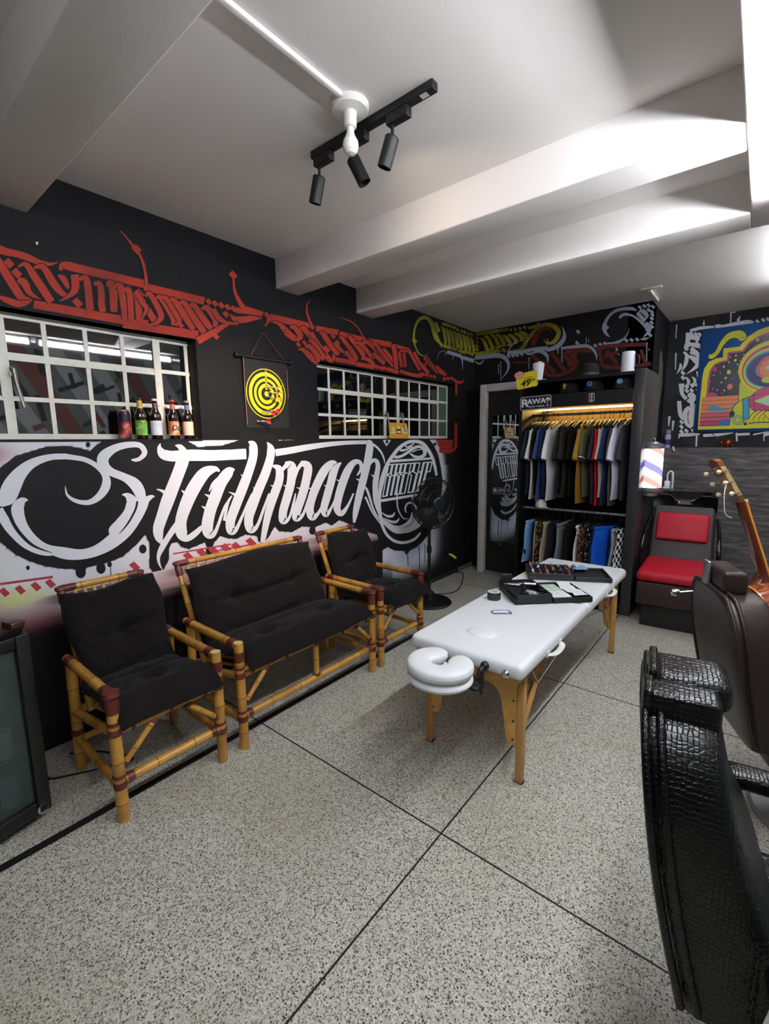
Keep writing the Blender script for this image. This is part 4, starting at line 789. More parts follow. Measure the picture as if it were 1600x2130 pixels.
b=MB(); b.cyl((WX0+.03,4.47,.885),(WX1-.09,4.47,.885),.0125,14); b.build('clothes_rail',m_steel,t)
part('back_lining',mat('pale lining','#5e4c2c',.7),(WX0+.031,WX1-.091,WY1-.022,WY1-.0195,1.69,1.955)); b=MB(); b.rbox(((WX0+WX1)/2-.04,4.90,1.868),(.93,.016,.012),.003,2); b.build('led_strip',mat('warm led strip','#ffcf7a',.4,emit=30),t)
b=MB(); b.box(-1.22,-1.175,WY0-.006,WY0+.004,1.885,1.955); b.build('tag_board',m_signb,t)
o=text_mesh('tag_lettering','RAWA',.026,m_signw,basis((-1.1975,WY0-.0068,1.92),(0,0,1),(-1,0,0)),t,depth=.0003)
b=MB(); O=rrect(.045,.07,.008); I=rrect(.038,.063,.006); n=len(O); b.add([(x-1.1975,WY0-.0066,z+1.92) for x,z in O]+[(x-1.1975,WY0-.0066,z+1.92) for x,z in I],[(i,(i+1)%n,n+(i+1)%n,n+i) for i in range(n)]); b.build('tag_border',m_signw,t)
# T-shirts ------------------------------------------------------------------
def shirt_mesh(seed,L=.70,hw=.25,slv=.26,th=.017):
    rr=random.Random(seed); ph=[rr.uniform(0,6) for _ in range(6)]
    def body(u,v):      # u around, v from collar down to hem
        a=2*PI*u; z=-L*v
        k=min(v/.16,1); w=hw*(.30+.70*math.sin(k*PI/2)**.85) if v<.16 else hw*(1-.06*math.sin((v-.16)*3.4))
        zz=z if v>=.16 else -.115*(1-math.cos(k*PI/2))**1.0-.0
        if v>=.16: zz=-.115-(v-.16)/.84*(L-.115)
        t_=th*(.55+.45*k)*(1+.25*math.sin(a*3+v*5+ph[0])*v)
        return (t_*math.sin(a)+.008*math.sin(v*6+ph[1]+math.cos(a)*2),w*math.cos(a),zz)
    def sleeve(s):
        def f(u,v):
            a=2*PI*u; y=s*(hw*.80+v*.085); z=-.075-v*slv
            rx=th*(.9+.5*v)*(1+.12*math.sin(a*2+ph[2])); ry=(.085-.012*v)
            return (rx*math.sin(a)+.006*math.sin(v*4+ph[3]),y+ry*math.cos(a)*(.9),z-.035*math.cos(a)*s*-.6*(1-v*.3))
        return f
    return body,sleeve
COLS=[('#15161c','black'),('#23283a','dark navy'),('#e3ddd0','cream'),('#131316','black'),('#35507f','denim blue'),('#202c48','navy'),('#dcdce0','white'),('#2b2a33','charcoal'),('#2e2d24','dark olive'),('#151517','black'),('#9a6f2c','mustard'),('#5c5f47','olive green'),('#2a2a38','slate'),('#a5151c','red'),('#b9b3a8','pale grey'),('#25345c','navy blue'),('#5d594e','khaki grey'),('#d6d8e6','white'),('#3d3f47','dark grey')]
PX=[1098,1105,1112,1120,1128,1139,1148,1166,1180,1194,1211,1221,1238,1247,1257,1265,1278,1287,1303]
NB=['leftmost, against the wardrobe side','second from the left end','next to the leftmost dark shirts','left of the denim blue shirt','just right of the first white edge','between the denim blue and the white shirt','left of the charcoal one','right of the big white shirt','between charcoal and black','left of the mustard shirt','left of the olive shirt','with a striped sleeve cuff','between olive and red','the only red one','right of the red shirt','right of the pale grey shirt','left of the right-hand white shirt','near the right end','rightmost, by the grey post']
m_hang=mat('black hanger','#0e0e10',.35)
hb=MB(); hb.tube([tuple(p) for p in bez([(0,0,-.075),(0,.0,-.04),(0,.012,-.03),(0,.017,-.008),(0,.006,.0155),(0,-.012,.0145),(0,-.0165,.0)],5)],.0032,8); 
hb.rbox((0,0,-.08),(.012,.10,.022),.005,2); hb.tube([tuple(p) for p in bez([(0,-.19,-.135),(0,-.12,-.105),(0,-.04,-.078),(0,.04,-.078),(0,.12,-.105),(0,.19,-.135)],4)],.015,8); hb.tube([(0,-.19,-.135),(0,.19,-.135)],.005,8)
hanger=hb.build('coat_hanger',m_hang); tag(hanger,'','hanger','black hangers on the upper rail'); usedh=[False]
def place_hanger(x,y,z,rz,label):
    h=hanger if not usedh[0] else hanger.copy()
    if usedh[0]: COL.objects.link(h)
    usedh[0]=True; h.location=(x,y,z); h.rotation_euler=(0,0,rz); h['label']=label
for i,((c,cn),px) in enumerate(zip(COLS,PX)):
    p=ony(px,900,4.50); x=p[0]; rz=R(rng.uniform(-4,1)); L=.70+rng.uniform(-.03,.05)+(.05 if i in (6,10,13) else 0); dy=rng.uniform(-.015,.02)
    if i in (6,10,17): dy-=.025
    tt=thing('t_shirt',f'{cn} T-shirt on the upper rail, {NB[i]}','T-shirt',(x,RY+dy,1.705),rz,'T-shirts on the upper rail')
    body,slv=shirt_mesh(i,L); m=mat('cotton '+cn+str(i),c,.9,spec=.12,bump=(35,.12))
    b=MB(); b.grid(body,20,26,wrapu=True); 
    n=20; b.f.append(tuple(range(len(b.v)-n,len(b.v)))[::-1]); b.m.append(0); b.build('body',m,tt,sharp=80)
    b=MB(); b.lathe([(.062,.0),(.066,.006),(.062,.013),(.056,.010)],(0,0,-.002),20); b.v=[(v[0]*.34,v[1]*1.05,v[2]) for v in b.v]; b.build('collar',m,tt,sharp=80)
    for s in (-1,1):
        b=MB(); b.grid(slv(s),16,10,wrapu=True); b.f.append(tuple(range(len(b.v)-16,len(b.v)))[::-1]); b.m.append(0); ob=b.build('sleeve',m,tt,sharp=80)
        if cn=='olive green':
            f=slv(s)
            for k,(v0,v1,cc) in enumerate(((.86,.90,'#1a1416'),(.90,.945,'#d8d4cc'),(.945,1.0,'#1a1416'))):
                b=MB(); b.grid(lambda u,v:tuple(np.array(f(u,v0+(v1-v0)*v))*np.array([1.06,1.004,1.])),16,2,wrapu=True); b.build('cuff_stripe',mat('stripe'+cc,cc,.9),ob,sharp=80)
    place_hanger(x,RY,1.80,rz,f'black coat hanger holding the {cn} T-shirt, {NB[i]}')
# shorts --------------------------------------------------------------------
def fab(name,c,pat=None):
    m=mat(name,c,.85,spec=.15,bump=(60,.1))
    if pat:
        nt=m.node_tree; b=nt.nodes['Principled BSDF']; tc=nt.nodes.new('ShaderNodeTexCoord'); v=nt.nodes.new('ShaderNodeTexVoronoi' if pat[0]!='check' else 'ShaderNodeTexChecker'); v.inputs['Scale'].default_value=pat[1]
        nt.links.new(tc.outputs['Object'],v.inputs['Vector']); r=nt.nodes.new('ShaderNodeValToRGB'); r.color_ramp.interpolation='CONSTANT'; e=r.color_ramp.elements
        st=pat[2]
        while len(e)<len(st): e.new(.5)
        for el,(p,cc) in zip(e,st): el.position=p; el.color=lin(cc)+(1,)
        if pat[0]=='check': nt.links.new(v.outputs['Fac'],r.inputs['Fac'])
        else:
            s=nt.nodes.new('ShaderNodeSeparateColor'); nt.links.new(v.outputs['Color'],s.inputs['Color']); nt.links.new(s.outputs['Red'],r.inputs['Fac'])
        nt.links.new(r.outputs['Color'],b.inputs['Base Color'])
    return m
SH=[(1104,'light blue','#6f9fd0',None,.036,'leftmost, hanging by the wardrobe side'),(1116,'dark navy','#191b2b',None,.02,'right of the light blue pair'),(1122,'beige','#a89b86',None,.016,'left of the dark floral pair'),(1130,'dark floral','#1a1a1a',('v',55,[(0,'#151515'),(.55,'#2f4a2c'),(.72,'#9a5a28'),(.86,'#b9a98a'),(.93,'#7a2222')]),.026,'left of the khaki pair'),(1142,'khaki','#9a8d7b',None,.04,'right of the dark floral pair'),(1153,'dark slate','#20202a',None,.018,'between the khaki and grey pairs'),(1166,'blue grey','#6a7079',None,.055,'left of the empty gap in the rail'),(1184,'plain black','#101012',None,.05,'in the middle of the lower rail'),(1205,'white floral','#d5d2dc',('v',60,[(0,'#dcdae2'),(.8,'#7ba58a'),(.88,'#c78a96'),(.94,'#7f86b5')]),.036,'white with small flowers'),(1216,'brown floral','#4a3526',('v',65,[(0,'#2c2124'),(.55,'#8a5a30'),(.8,'#c0a070'),(.92,'#5d2a2a')]),.02,'right of the white floral pair'),(1228,'black and white patterned','#111114',('v',70,[(0,'#101013'),(.72,'#c3c5cc'),(.84,'#1b2340'),(.95,'#8d909b')]),.036,'left of the royal blue pair'),(1241,'deep navy','#171b33',None,.03,'directly left of the royal blue pair'),(1260,'royal blue','#1554c0',None,.085,'widest one, turned to the front'),(1283,'sage grey','#8b8f88',None,.04,'right of the royal blue pair'),(1294,'black and white checked','#111114',('check',28,[(0,'#101013'),(.5,'#dcdce0')]),.04,'rightmost, by the grey post')]
h2=MB(); h2.tube([tuple(p) for p in bez([(0,0,-.09),(0,.0,-.04),(0,.012,-.03),(0,.017,-.008),(0,.006,.0155),(0,-.012,.0145),(0,-.0165,.0)],5)],.003,8); h2.rbox((0,0,-.095),(.012,.28,.016),.004,2)
for s in(-1,1): h2.rbox((0,s*.11,-.115),(.016,.02,.04),.004,2)
clip=h2.build('clip_hanger',m_hang); tag(clip,'','hanger','clip hangers on the lower rail')
for i,(px,cn,c,pat,w,where) in enumerate(SH):
    p=ony(px,1120,4.36); x=p[0]; rz=R(rng.uniform(-14,-2)); L=.40+rng.uniform(-.02,.05); 
    if cn=='royal blue': rz=R(-38)
    hw_=.165; ph=[rng.uniform(0,6) for _ in range(4)]
    tt=thing('shorts',f'{cn} shorts on the lower rail, {where}','shorts',(x,4.47,.775),rz,'shorts on the lower rail')
    def leg(s):
        def f(u,v):
            a=2*PI*u; k=v; y=s*(.085+.035*k)+(.082+.028*k)*math.cos(a)
            return (w*.42*(.55+.6*k)*math.sin(a)*(1+.22*math.sin(a*3+ph[0]+v*4))+.006*math.sin(v*7+ph[1]),y,-.0-L*v)
        return f
    m=fab('shorts '+cn,c,pat)
    for s in (-1,1):
        b=MB(); b.grid(leg(s),18,14,wrapu=True); b.f.append(tuple(range(len(b.v)-18,len(b.v)))[::-1]); b.m.append(0); b.f.append(tuple(range(18))); b.m.append(0); b.build('trouser_leg',m,tt,sharp=70)
    b=MB(); b.rbox((0,0,-.012),(w*.6,.34,.03),.008,3); b.build('waistband',m,tt)
    if cn=='light blue':
        b=MB(); b.rbox((0.0,-.13-.075,-.30),(.05,.012,.05),.003,2); b.build('patch',m_blk,tt)
    h=clip if i==0 else clip.copy()
    if i: COL.objects.link(h)
    h.location=(x,4.47,.885); h.rotation_euler=(0,0,rz); h['label']=f'black clip hanger holding the {cn} shorts on the lower rail'
# a white cap hanging under the dark shirts
def cap(name,label,loc,rz,col,logo,logocol,bill=1,grp=None):
    t=thing(name,label,'cap',loc,rz,grp); m=mat('cap cloth '+col,col,.85)
    def crown(u,v): a=2*PI*u; q=v*PI/2; r=math.cos(q)**.75; return (.082*r*math.cos(a),.095*r*math.sin(a),.115*math.sin(q)**.9)
    b=MB(); b.grid(crown,28,12,wrapu=True); b.lathe([(0,.116),(.007,.1155),(.008,.113)],n=10); b.build('crown',m,t,sharp=80)
    def brim(u,v): a=PI*(1.08+.84*u); k=v; return ((.080+.004*k)*math.cos(a),-.0+(.094+.072*k*math.sin(PI*u)**.6)*math.sin(a),.006-.012*k*(1-abs(2*u-1)**2)+.012*(abs(2*u-1)**2)*-1*k)
    b=MB(); b.grid(brim,20,6); b.grid(lambda u,v:tuple(np.array(brim(u,v))-np.array([0,0,.004])),20,6); b.build('peak',m,t,sharp=80)
    if logo:
        b=MB(); f=lambda x,z:(x,-.0968+.055*(z-.045)**1*.9+abs(x)**2*4,z)
        if logo=='arrow':
            for P in ([(-.022,.055),(0,.08),(.022,.055)],[(-.009,.055),(.009,.055),(.012,.03),(-.012,.03)]): b.add([f(*p) for p in P],[tuple(range(len(P)))])
        else:
            P=[(.026*math.cos(q*PI/9),.055+.022*math.sin(q*PI/9)) for q in range(18)]; b.add([f(*p) for p in P],[tuple(range(18))])
            if logo=='wave': b.add([tuple(np.array(f(x,z))-np.array([0,.0006,0])) for x,z in((-.018,.05),(0,.066),(.016,.06),(.006,.052),(.0,.044))],[(0,1,2,3,4)],1)
        b.build('cap_logo',[mat('logo '+logocol,logocol,.6),m_signb],t,sharp=180)
    return t
G='caps on the wardrobe shelf'
p=ony(1180,802,4.47); cap('baseball_cap','black cap with a yellow arrow emblem on the wardrobe shelf',(p[0],4.53,1.9752+.018),R(-8),'#121214','arrow','#c9a227',grp=G)
p=ony(1232,800,4.47); cap('baseball_cap','black cap with a blue and black round emblem on the wardrobe shelf',(p[0],4.53,1.9752+.018),R(-8),'#131316','wave','#3f86c4',grp=G)
p=ony(1298,795,4.47); cap('baseball_cap','dark navy cap with a pale blue disc emblem on the wardrobe shelf',(p[0]-.01,4.53,1.9752+.018),R(-10),'#14162a','disc','#6fa8d8',grp=G)
p=ony(1122,1036,4.42); c_=cap('baseball_cap','white cap lying under the dark T-shirts, left on the lower rail',(p[0],4.47,.905),R(60),'#cfc9c4',None,None); c_.scale=(.62,.62,.62)
# fedora on top
p=ony(1225,770,4.52); t=thing('brimmed_hat','dark brimmed hat on top of the wardrobe between the two white cups','hat',(p[0],4.55,2.116))
b=MB(); b.lathe([(.0,.012),(.09,.012),(.15,.008),(.152,.003),(.148,.0),(.0,.0)],n=40); b.build('brim',mat('felt black','#161617',.95),t); b=MB(); b.lathe([(.09,.01),(.088,.05),(.08,.105),(.06,.122),(.02,.118),(0,.112)],n=36); b.v=[(v[0]*.9,v[1]*1.1,v[2]) for v in b.v]; b.build('crown',MATS['felt black'],t); b=MB(); b.lathe([(.0915,.012),(.0905,.038)],n=36); b.v=[(v[0]*.9,v[1]*1.1,v[2]) for v in b.v]; b.build('hat_band',mat('band','#3b3b40',.6),t)
# white cups on top
m_cup=mat('white cup','#e2e3ec',.4)
p=ony(1117,782,4.42); t=thing('tumbler','white tapered tumbler on the left of the wardrobe top','tumbler',(p[0],4.45,2.1155))
b=MB(); b.lathe([(0,0),(.038,0),(.04,.004),(.054,.145),(.056,.15),(.056,.158),(.0,.158)],n=28); b.build('body',m_cup,t); b=MB(); b.lathe([(0,.158),(.05,.158),(.048,.168),(0,.168)],n=28); b.rbox((.02,-.02,.172),(.03,.02,.014),.004,2); b.build('lid',mat('clear lid','#c9ccd4',.2),t)
p=ony(1304,768,4.42); t=thing('mug','tall white mug on the right of the wardrobe top','mug',(p[0],4.45,2.1155))
b=MB(); b.lathe([(0,0),(.052,0),(.053,.004),(.050,.16),(.048,.17),(.044,.17),(.046,.16),(0,.158)],n=30); b.build('body',m_cup,t); b=MB(); b.tube([tuple(q) for q in bez([(.049,0,.135),(.078,0,.13),(.084,0,.085),(.076,0,.045),(.05,0,.035)],5)],.0085,8); b.build('handle',m_blk,t)
# price sign
t=thing('price_sign','yellow star-edged price card with a red oval at the top left corner of the wardrobe','sign',(-1.795,WY0-.001,2.125)); t.rotation_euler=(0,R(-7),0); t.scale=(.8,.8,.8)
P=[]; nn=16
for (x0,z0,x1,z1,k) in ((-.12,-.085,.12,-.085,9),(.12,-.085,.12,.08,6),(.12,.08,-.12,.08,7),(-.12,.08,-.12,-.085,6)):
    for i in range(k):
        for e,f in ((0,0),(.5,.016)):
            u=(i+e)/k; x,z=x0+(x1-x0)*u,z0+(z1-z0)*u; P.append((x+(f if x0==x1==.12 else -f if x0==x1 else 0),z+(f if z0==z1==.08 else -f if z0==z1 else 0)))
b=MB(); b.prism(P,lambda u,v,k:(u,-.003*k,v)); b.build('card',mat('price yellow','#e6d51f',.5),t)
b=MB(); E=[(-.085+.062*math.cos(q*PI/14),.075+.042*math.sin(q*PI/14)) for q in range(28)]; E2=[(-.085+(x+.085)*.86,.075+(z-.075)*.82) for x,z in E]; b.prism(E,lambda u,v,k:(u,-.0032-.002*k,v),0); b.add([(x,-.0056,z) for x,z in E2],[tuple(range(28))],1); b.build('oval_badge',[mat('badge red','#c9584f',.5),mat('badge pink','#e3b0a4',.5)],t)
mk=mat('price ink','#141210',.6); mt=lambda x,z:basis((x,-.0036,z),(1,0,.0),(0,0,1))
text_mesh('badge_lettering','OFERTA',.026,mat('badge ink','#b8423a',.5),basis((-.085,-.0061,.075),(1,0,.12),(-.12,0,1)),t,depth=.0003)
text_mesh('lettering','1 Camiseta',.027,mk,mt(.012,.022),t,depth=.0003,shear=.3); text_mesh('lettering','por',.022,mk,mt(.05,-.004),t,depth=.0003,shear=.3)
text_mesh('lettering','49',.105,mk,mt(-.02,-.038),t,depth=.0003,shear=.25,sx=1.1,bold=.03); text_mesh('lettering','90',.042,mk,mt(.075,-.018),t,depth=.0003,shear=.25,sx=1.2)
# ================================================================ things on and along the left wall
m_fl=mat('board black','#151416',.75); m_yel=mat('board yellow','#e8d60a',.5)
t=thing('dartboard','roll-up cloth dartboard with yellow rings hanging between the windows','dartboard',(XW,2.03,1.9))
b=MB(); b.cyl((.016,-.225,.232),(.016,.21,.232),.0115,14); b.lathe([(0,-.012),(.015,-.011),(.017,0),(.015,.011),(0,.012)],(.016,-.228,.232),16,axis='y'); b.lathe([(0,-.012),(.015,-.011),(.017,0),(.015,.011),(0,.012)],(.016,.213,.232),16,axis='y'); b.build('rod',m_blk,t)
b=MB(); b.grid(lambda u,v:(.014-.008*v+.003*math.sin(v*5)+.002*math.sin(u*6)*v,-.178+.37*u+.006*v,.225-.462*v),14,22); b.grid(lambda u,v:(.011-.008*v+.003*math.sin(v*5)+.002*math.sin(u*6)*v,-.178+.37*u+.006*v,.225-.462*v),14,22); b.build('cloth_sheet',m_fl,t,sharp=80)
b=MB(); rr_=[(.166,.160,0),(.143,.118,0),(.102,.083,0),(.068,.044,0),(.0175,.0,0)]; N=64; ZC_=-.002
for ro,ri,_ in rr_:
    V=[(.0125-.0172*(.5-(ZC_+r_*1.02*math.sin(q*2*PI/N))/.46)*.5+.0042,.0+r_*math.cos(q*2*PI/N),ZC_+r_*1.02*math.sin(q*2*PI/N)) for r_ in (ro,max(ri,1e-4)) for q in range(N)]
    b.add([(v[0]+.002,v[1],v[2]) for v in V],[(q,(q+1)%N,N+(q+1)%N,N+q) for q in range(N)])
b.build('ring_target',m_yel,t)
for k,(nv,z) in enumerate((('10',.152),('20',.130),('30',.111),('40',.093),('50',.076),('60',.056),('80',.033))):
    text_mesh('number',nv,.019,m_yel if k%2==0 else m_fl,basis((.0165,0,ZC_+z),(0,1,0),(0,0,1)),t,depth=.0003)
b=MB(); b.tube([(.02,-.115,.243),(.008,-.003,.408),(.02,.16,.243)],.0028,8); b.build('hanging_cord',mat('red brown cord','#7d3a30',.7),t); b=MB(); b.tube([(.028,-.182,.22),(.02,-.178,-.0),(.018,-.172,-.22)],.0028,8); b.build('side_cord',mat('tan cord','#8f6148',.7),t); b=MB(); b.tube([(.028,.178,.18),(.022,.185,-.02)],.0024,8); b.build('side_cord',MATS['tan cord'],t)
def dart(label,y,z,tip,colr,ang):
    t=thing('dart',label,'dart',(XW+.017,2.03+y,1.9+z)); c=mat('dart '+colr,colr,.5)
    d=Vector(ang).normalized(); q=d.to_track_quat('Z','Y').to_matrix().to_4x4()
    b=MB(); b.T=q; b.lathe([(0,0),(.007,.001),(.007,.008),(.0025,.012),(.0025,.03),(.006,.034),(.006,.05),(.003,.055),(.003,.07),(0,.07)],n=12); b.build('barrel',mat('dart metal','#b9b4a4',.3,metal=.8),t)
    b=MB(); b.T=q
    for k in range(3): 
        c_,s_=math.cos(k*2*PI/3),math.sin(k*2*PI/3); b.add([(0,0,.062),(.018*c_,.018*s_,.075),(.020*c_,.020*s_,.098),(0,0,.094)],[(0,1,2,3)]); b.add([(-.0008*s_,.0008*c_,.062),(.018*c_-.0008*s_,.018*s_+.0008*c_,.075),(.020*c_-.0008*s_,.020*s_+.0008*c_,.098),(-.0008*s_,.0008*c_,.094)],[(0,1,2,3)])
    b.build('flight',c,t)
dart('uppermost of the three yellow darts stuck right of the bull',.012,.05,0,'#d9c21a',(.45,.85,-.1)); dart('middle one of the three yellow darts stuck right of the bull',.02,.012,0,'#dcc41c',(.45,.9,-.12)); dart('lowest of the three yellow darts, stuck just under the bull',-.0,-.018,0,'#d8be1a',(.4,.9,-.25))
dart('left one of the two red darts in the lower rings',-.05,-.125,0,'#c41f1f',(.35,.8,-.1)); dart('right one of the two red darts in the lower rings',-.01,-.11,0,'#c8221f',(.35,.85,-.1)); dart('red dart stuck below the rings at the bottom of the cloth',-.095,-.192,0,'#b81a1e',(.35,.9,-.0))
# licence plate leaning in the window
t=thing('number_plate','yellow embossed plate leaning in front of the second window','plate',(XW-.035,3.62,1.5885)); t.rotation_euler=(0,R(-8),0)
b=MB(); b.prism(rrect(.30,.152,.018),lambda u,v,k:(-.001+.002*k+.0,u,v+.078),0); b.build('plate_sheet',[mat('plate yellow','#d69a1e',.4)],t)
b=MB(); b.prism(rrect(.285,.138,.014),lambda u,v,k:(-.0016+.0004*k,u,v+.078),0); b.build('plate_back',mat('plate back','#d3d3cf',.5),t)
mp_=lambda y,z:basis((.0018,y,z),(0,1,0),(0,0,1)); m_pw=mat('plate white','#e6dcb8',.5)
text_mesh('lettering','US',.085,m_pw,mp_(-.095,.076),t,sx=.75); text_mesh('lettering','NO',.085,m_pw,mp_(.098,.076),t,sx=.72)
b=MB(); b.add([(.0016,-.035,.045),(.0016,.04,.045),(.0016,.036,.095),(.0016,-.031,.095)],[(0,1,2,3)],1); b.add([(.0019,-.026,.055),(.0019,.031,.055),(.0019,.028,.075),(.0019,-.023,.075)],[(0,1,2,3)],0); b.add([(.0019,.003+.02*math.cos(q*PI/8),.11+.018*math.sin(q*PI/8)) for q in range(16)],[tuple(range(16))],0)
for y in (-.1,.1):
    for z in (.018,.138): b.add([(.0019,y+.005*math.cos(q*PI/5),z+.004*math.sin(q*PI/5)) for q in range(10)],[tuple(range(10))],1)
b.build('plate_badge',[m_pw,mat('plate ink','#2a2118',.6)],t,sharp=180)
# bottles and can on the sill of the first window
m_brown=mat('brown glass','#1c0d07',.06,spec=.8,coat=.5); G='bottles on the window sill'
def label_mat(n,stops,scale=22):
    m=bpy.data.materials.new(n); m.use_nodes=True; nt=m.node_tree; tc=nt.nodes.new('ShaderNodeTexCoord'); v=nt.nodes.new('ShaderNodeTexNoise'); v.inputs['Scale'].default_value=scale; v.inputs['Detail'].default_value=3
    r=nt.nodes.new('ShaderNodeValToRGB'); e=r.color_ramp.elements
    while len(e)<len(stops): e.new(.5)
    for el,(p,cc) in zip(e,stops): el.position=p; el.color=lin(cc)+(1,)
    nt.links.new(tc.outputs['Object'],v.inputs['Vector']); nt.links.new(v.outputs['Fac'],r.inputs['Fac']); nt.links.new(r.outputs['Color'],nt.nodes['Principled BSDF'].inputs['Base Color']); nt.nodes['Principled BSDF'].inputs['Roughness'].default_value=.45; return m
def bottle(label,y,capc,lab,neck,txt=None,x=XW-.034):
    t=thing('beer_bottle',label,'bottle',(x,y,1.5885),0,G)
    b=MB(); b.lathe([(0,0),(.029,0),(.0305,.004),(.0305,.125),(.029,.14),(.021,.158),(.0145,.178),(.0128,.215),(.0135,.218),(.0135,.226),(0,.226)],n=28); b.build('glass',m_brown,t)
    b=MB(); b.lathe([(.0308,.022),(.0308,.105)],n=40); b.build('bottle_label',lab,t)
    b=MB(); b.lathe([(.0154,.176),(.0136,.205)] if neck!='tall' else [(.0165,.172),(.0136,.216)],n=24); b.build('neck_label',mat('neck '+capc+str(neck),neck if neck!='tall' else '#c9a23a',.4),t)
    b=MB(); b.lathe([(.0142,.220),(.0152,.219),(.0150,.229),(.012,.232),(0,.232)],n=20); b.build('crown_cap',mat('crown '+capc,capc,.35),t)
    if txt:
        o=text_mesh('label_lettering',txt[0],txt[1],mat('label ink '+txt[2],txt[2],.6),basis((.0314,0,.065),(0,1,0),(0,0,1)),t,depth=.0002,shear=.2)
        for v in o.data.vertices: v.co.x=.0312+(v.co.x-.0314)-(v.co.y**2)/.0624
    return t
bottle('brown bottle with a green and yellow label, next to the can',1.187,'#3a2012',label_mat('green label',[(.3,'#cfd9e2'),(.45,'#8fbf4a'),(.55,'#3f8f3a'),(.7,'#c9cf4a')]),'tall')
bottle('brown bottle with a plain white label and white cap',1.272,'#dcd8d4',mat('white label','#d3d6e4',.5,var=(30,'#bfc3d4',.5,.7)),'#5a3a3a')
bottle('brown bottle with an orange label and red cap',1.376,'#b8332a',label_mat('orange label',[(.35,'#c9623a'),(.5,'#dd8a5a'),(.62,'#e8d8c8')],14),'#b5675a',('Duff',.034,'#2a1c18') if 0 else None)
bottle('brown bottle with a cream and blue label, nearest the window corner',1.466,'#8a8078',label_mat('cream label',[(.5,'#e8cdb4'),(.62,'#e6c9ae'),(.66,'#5a78b0')],9),'#5a6aa0')
o_=[o for o in COL.objects if o.get('label','').startswith('brown bottle with an orange')][0]
text_mesh('label_lettering','Du',.045,mat('label ink','#241a16',.6),basis((.0316,0.0,.066),(0,1,0),(0,0,1)),o_,depth=.0002,shear=.2)
t=thing('drink_can','tall dark and red printed can beside the bottles','can',(XW-.036,1.098,1.5885),0,None)
b=MB(); b.lathe([(0,.002),(.026,0),(.031,.007),(.0325,.012),(.0325,.135),(.028,.152),(.0255,.155),(.0255,.160),(.023,.160),(.023,.155),(0,.155)],n=30); b.build('can_body',[label_mat('can print',[(.35,'#1c1430'),(.48,'#7a1f3a'),(.56,'#c2563a'),(.66,'#e0b08a')],16)],t)
b=MB(); b.lathe([(.0327,.095),(.0327,.135),(.0282,.152)],n=30); b.build('can_band',mat('can violet','#1a1430',.3),t)
# wall socket with a yellow-headed plug, trunking
o=thing('wall_socket','black wall socket low on the left wall with a yellow plug in it','socket',(XW,4.47,.27))
b=MB(); b.rbox((.006,0,0),(.012,.075,.115),.005,3); b.rbox((.013,0,.0),(.004,.05,.05),.002,2); b.build('plate',mat('socket black','#131214',.4),o)
t=thing('yellow_plug','yellow cylindrical plug in the low wall socket','plug',(XW+.022,4.485,.262))
b=MB(); b.tube([(0,0,.0),(.03,.02,-.02),(.058,.045,-.048)],[.012,.016,.014],12); b.build('plug_body',mat('plug yellow','#d8d820',.4),t); b=MB(); b.lathe([(0,-.012),(.011,-.011),(.011,.004),(0,.005)],(0,0,.0),14,axis='x'); b.build('plug_pin_head',mat('pale pin','#b9b9b9',.4),t)
b=MB(); b.rbox((XW+.006,4.005,.365),(.012,.012,.20),.003,2); tag(b.build('cable_trunking',mat('grey trunking','#8f8f92',.5)),'short vertical grey trunking under the round emblem','trunking')
b=MB(); P=[(XW+.03,4.62,.012),(XW+.10,4.66,.006),(-2.42,4.26,.006),(-2.36,3.98,.006),(-2.5,3.80,.006),(-2.55,3.66,.03)]; b.tube([tuple(p) for p in bez(P,8)],.005,8); tag(b.build('power_cable',m_blk),'black fan cable lying on the floor along the wall','cable')
b=MB(); P=[(-2.60,.62,.006),(-2.5,.72,.006),(-2.3,.80,.006),(-2.45,.52,.006),(-2.48,.5,.006)]; b.tube([tuple(p) for p in bez(P,8)],.004,8); tag(b.build('power_cable',m_blk),'black cable on the floor between the fridge and the near armchair','cable')
# standing fan
FX,FY=-2.40,3.60; t=thing('floor_fan','black pedestal fan behind the far bamboo armchair','fan',(FX,FY,0)); m_fan=mat('fan plastic','#0c0c0d',.4)
b=MB(); b.lathe([(0,0),(.215,0),(.22,.008),(.205,.022),(.06,.045),(.05,.10),(.03,.12),(0,.12)],n=40); b.build('base',m_fan,t); b=MB(); b.cyl((0,0,.1),(0,0,.80),.016,14); b.cyl((0,0,.5),(0,0,.56),.024,14); b.build('pole',m_fan,t)
fd=Vector((.93,-.36,.02)).normalized(); q=fd.to_track_quat('Z','Y').to_matrix().to_4x4(); HC=Vector((.05,0,.98)); T_=Matrix.Translation(HC)@q
b=MB(); b.T=T_; b.lathe([(0,-.17),(.05,-.165),(.065,-.13),(.065,-.06),(.05,-.04),(0,-.04)],n=24); b.T=None; b.rbox((0,0,.83),(.07,.07,.12),.015,3); b.build('motor_housing',m_fan,t)
b=MB(); b.T=T_
b.lathe([(.062,.075),(.064,.082),(.05,.088),(.0,.088)],n=24)
for k in range(72):
    a=k*2*PI/72; c,s_=math.cos(a),math.sin(a); ar=R(7)
    pts=[(.06,.08),(.14,.07),(.20,.05),(.238,.0)]; b.tube([(r_*math.cos(a+ar*i),r_*math.sin(a+ar*i),z) for i,(r_,z) in enumerate(pts)],.0016,4,cap=False)
for r_,z in ((.238,0),(.20,.051),(.13,.072)): b.tube([(r_*math.cos(i*PI/24),r_*math.sin(i*PI/24),z) for i in range(48)],.003 if r_<.23 else .007,6,closed=True)
b.build('front_guard',m_fan,t); b=MB(); b.T=T_
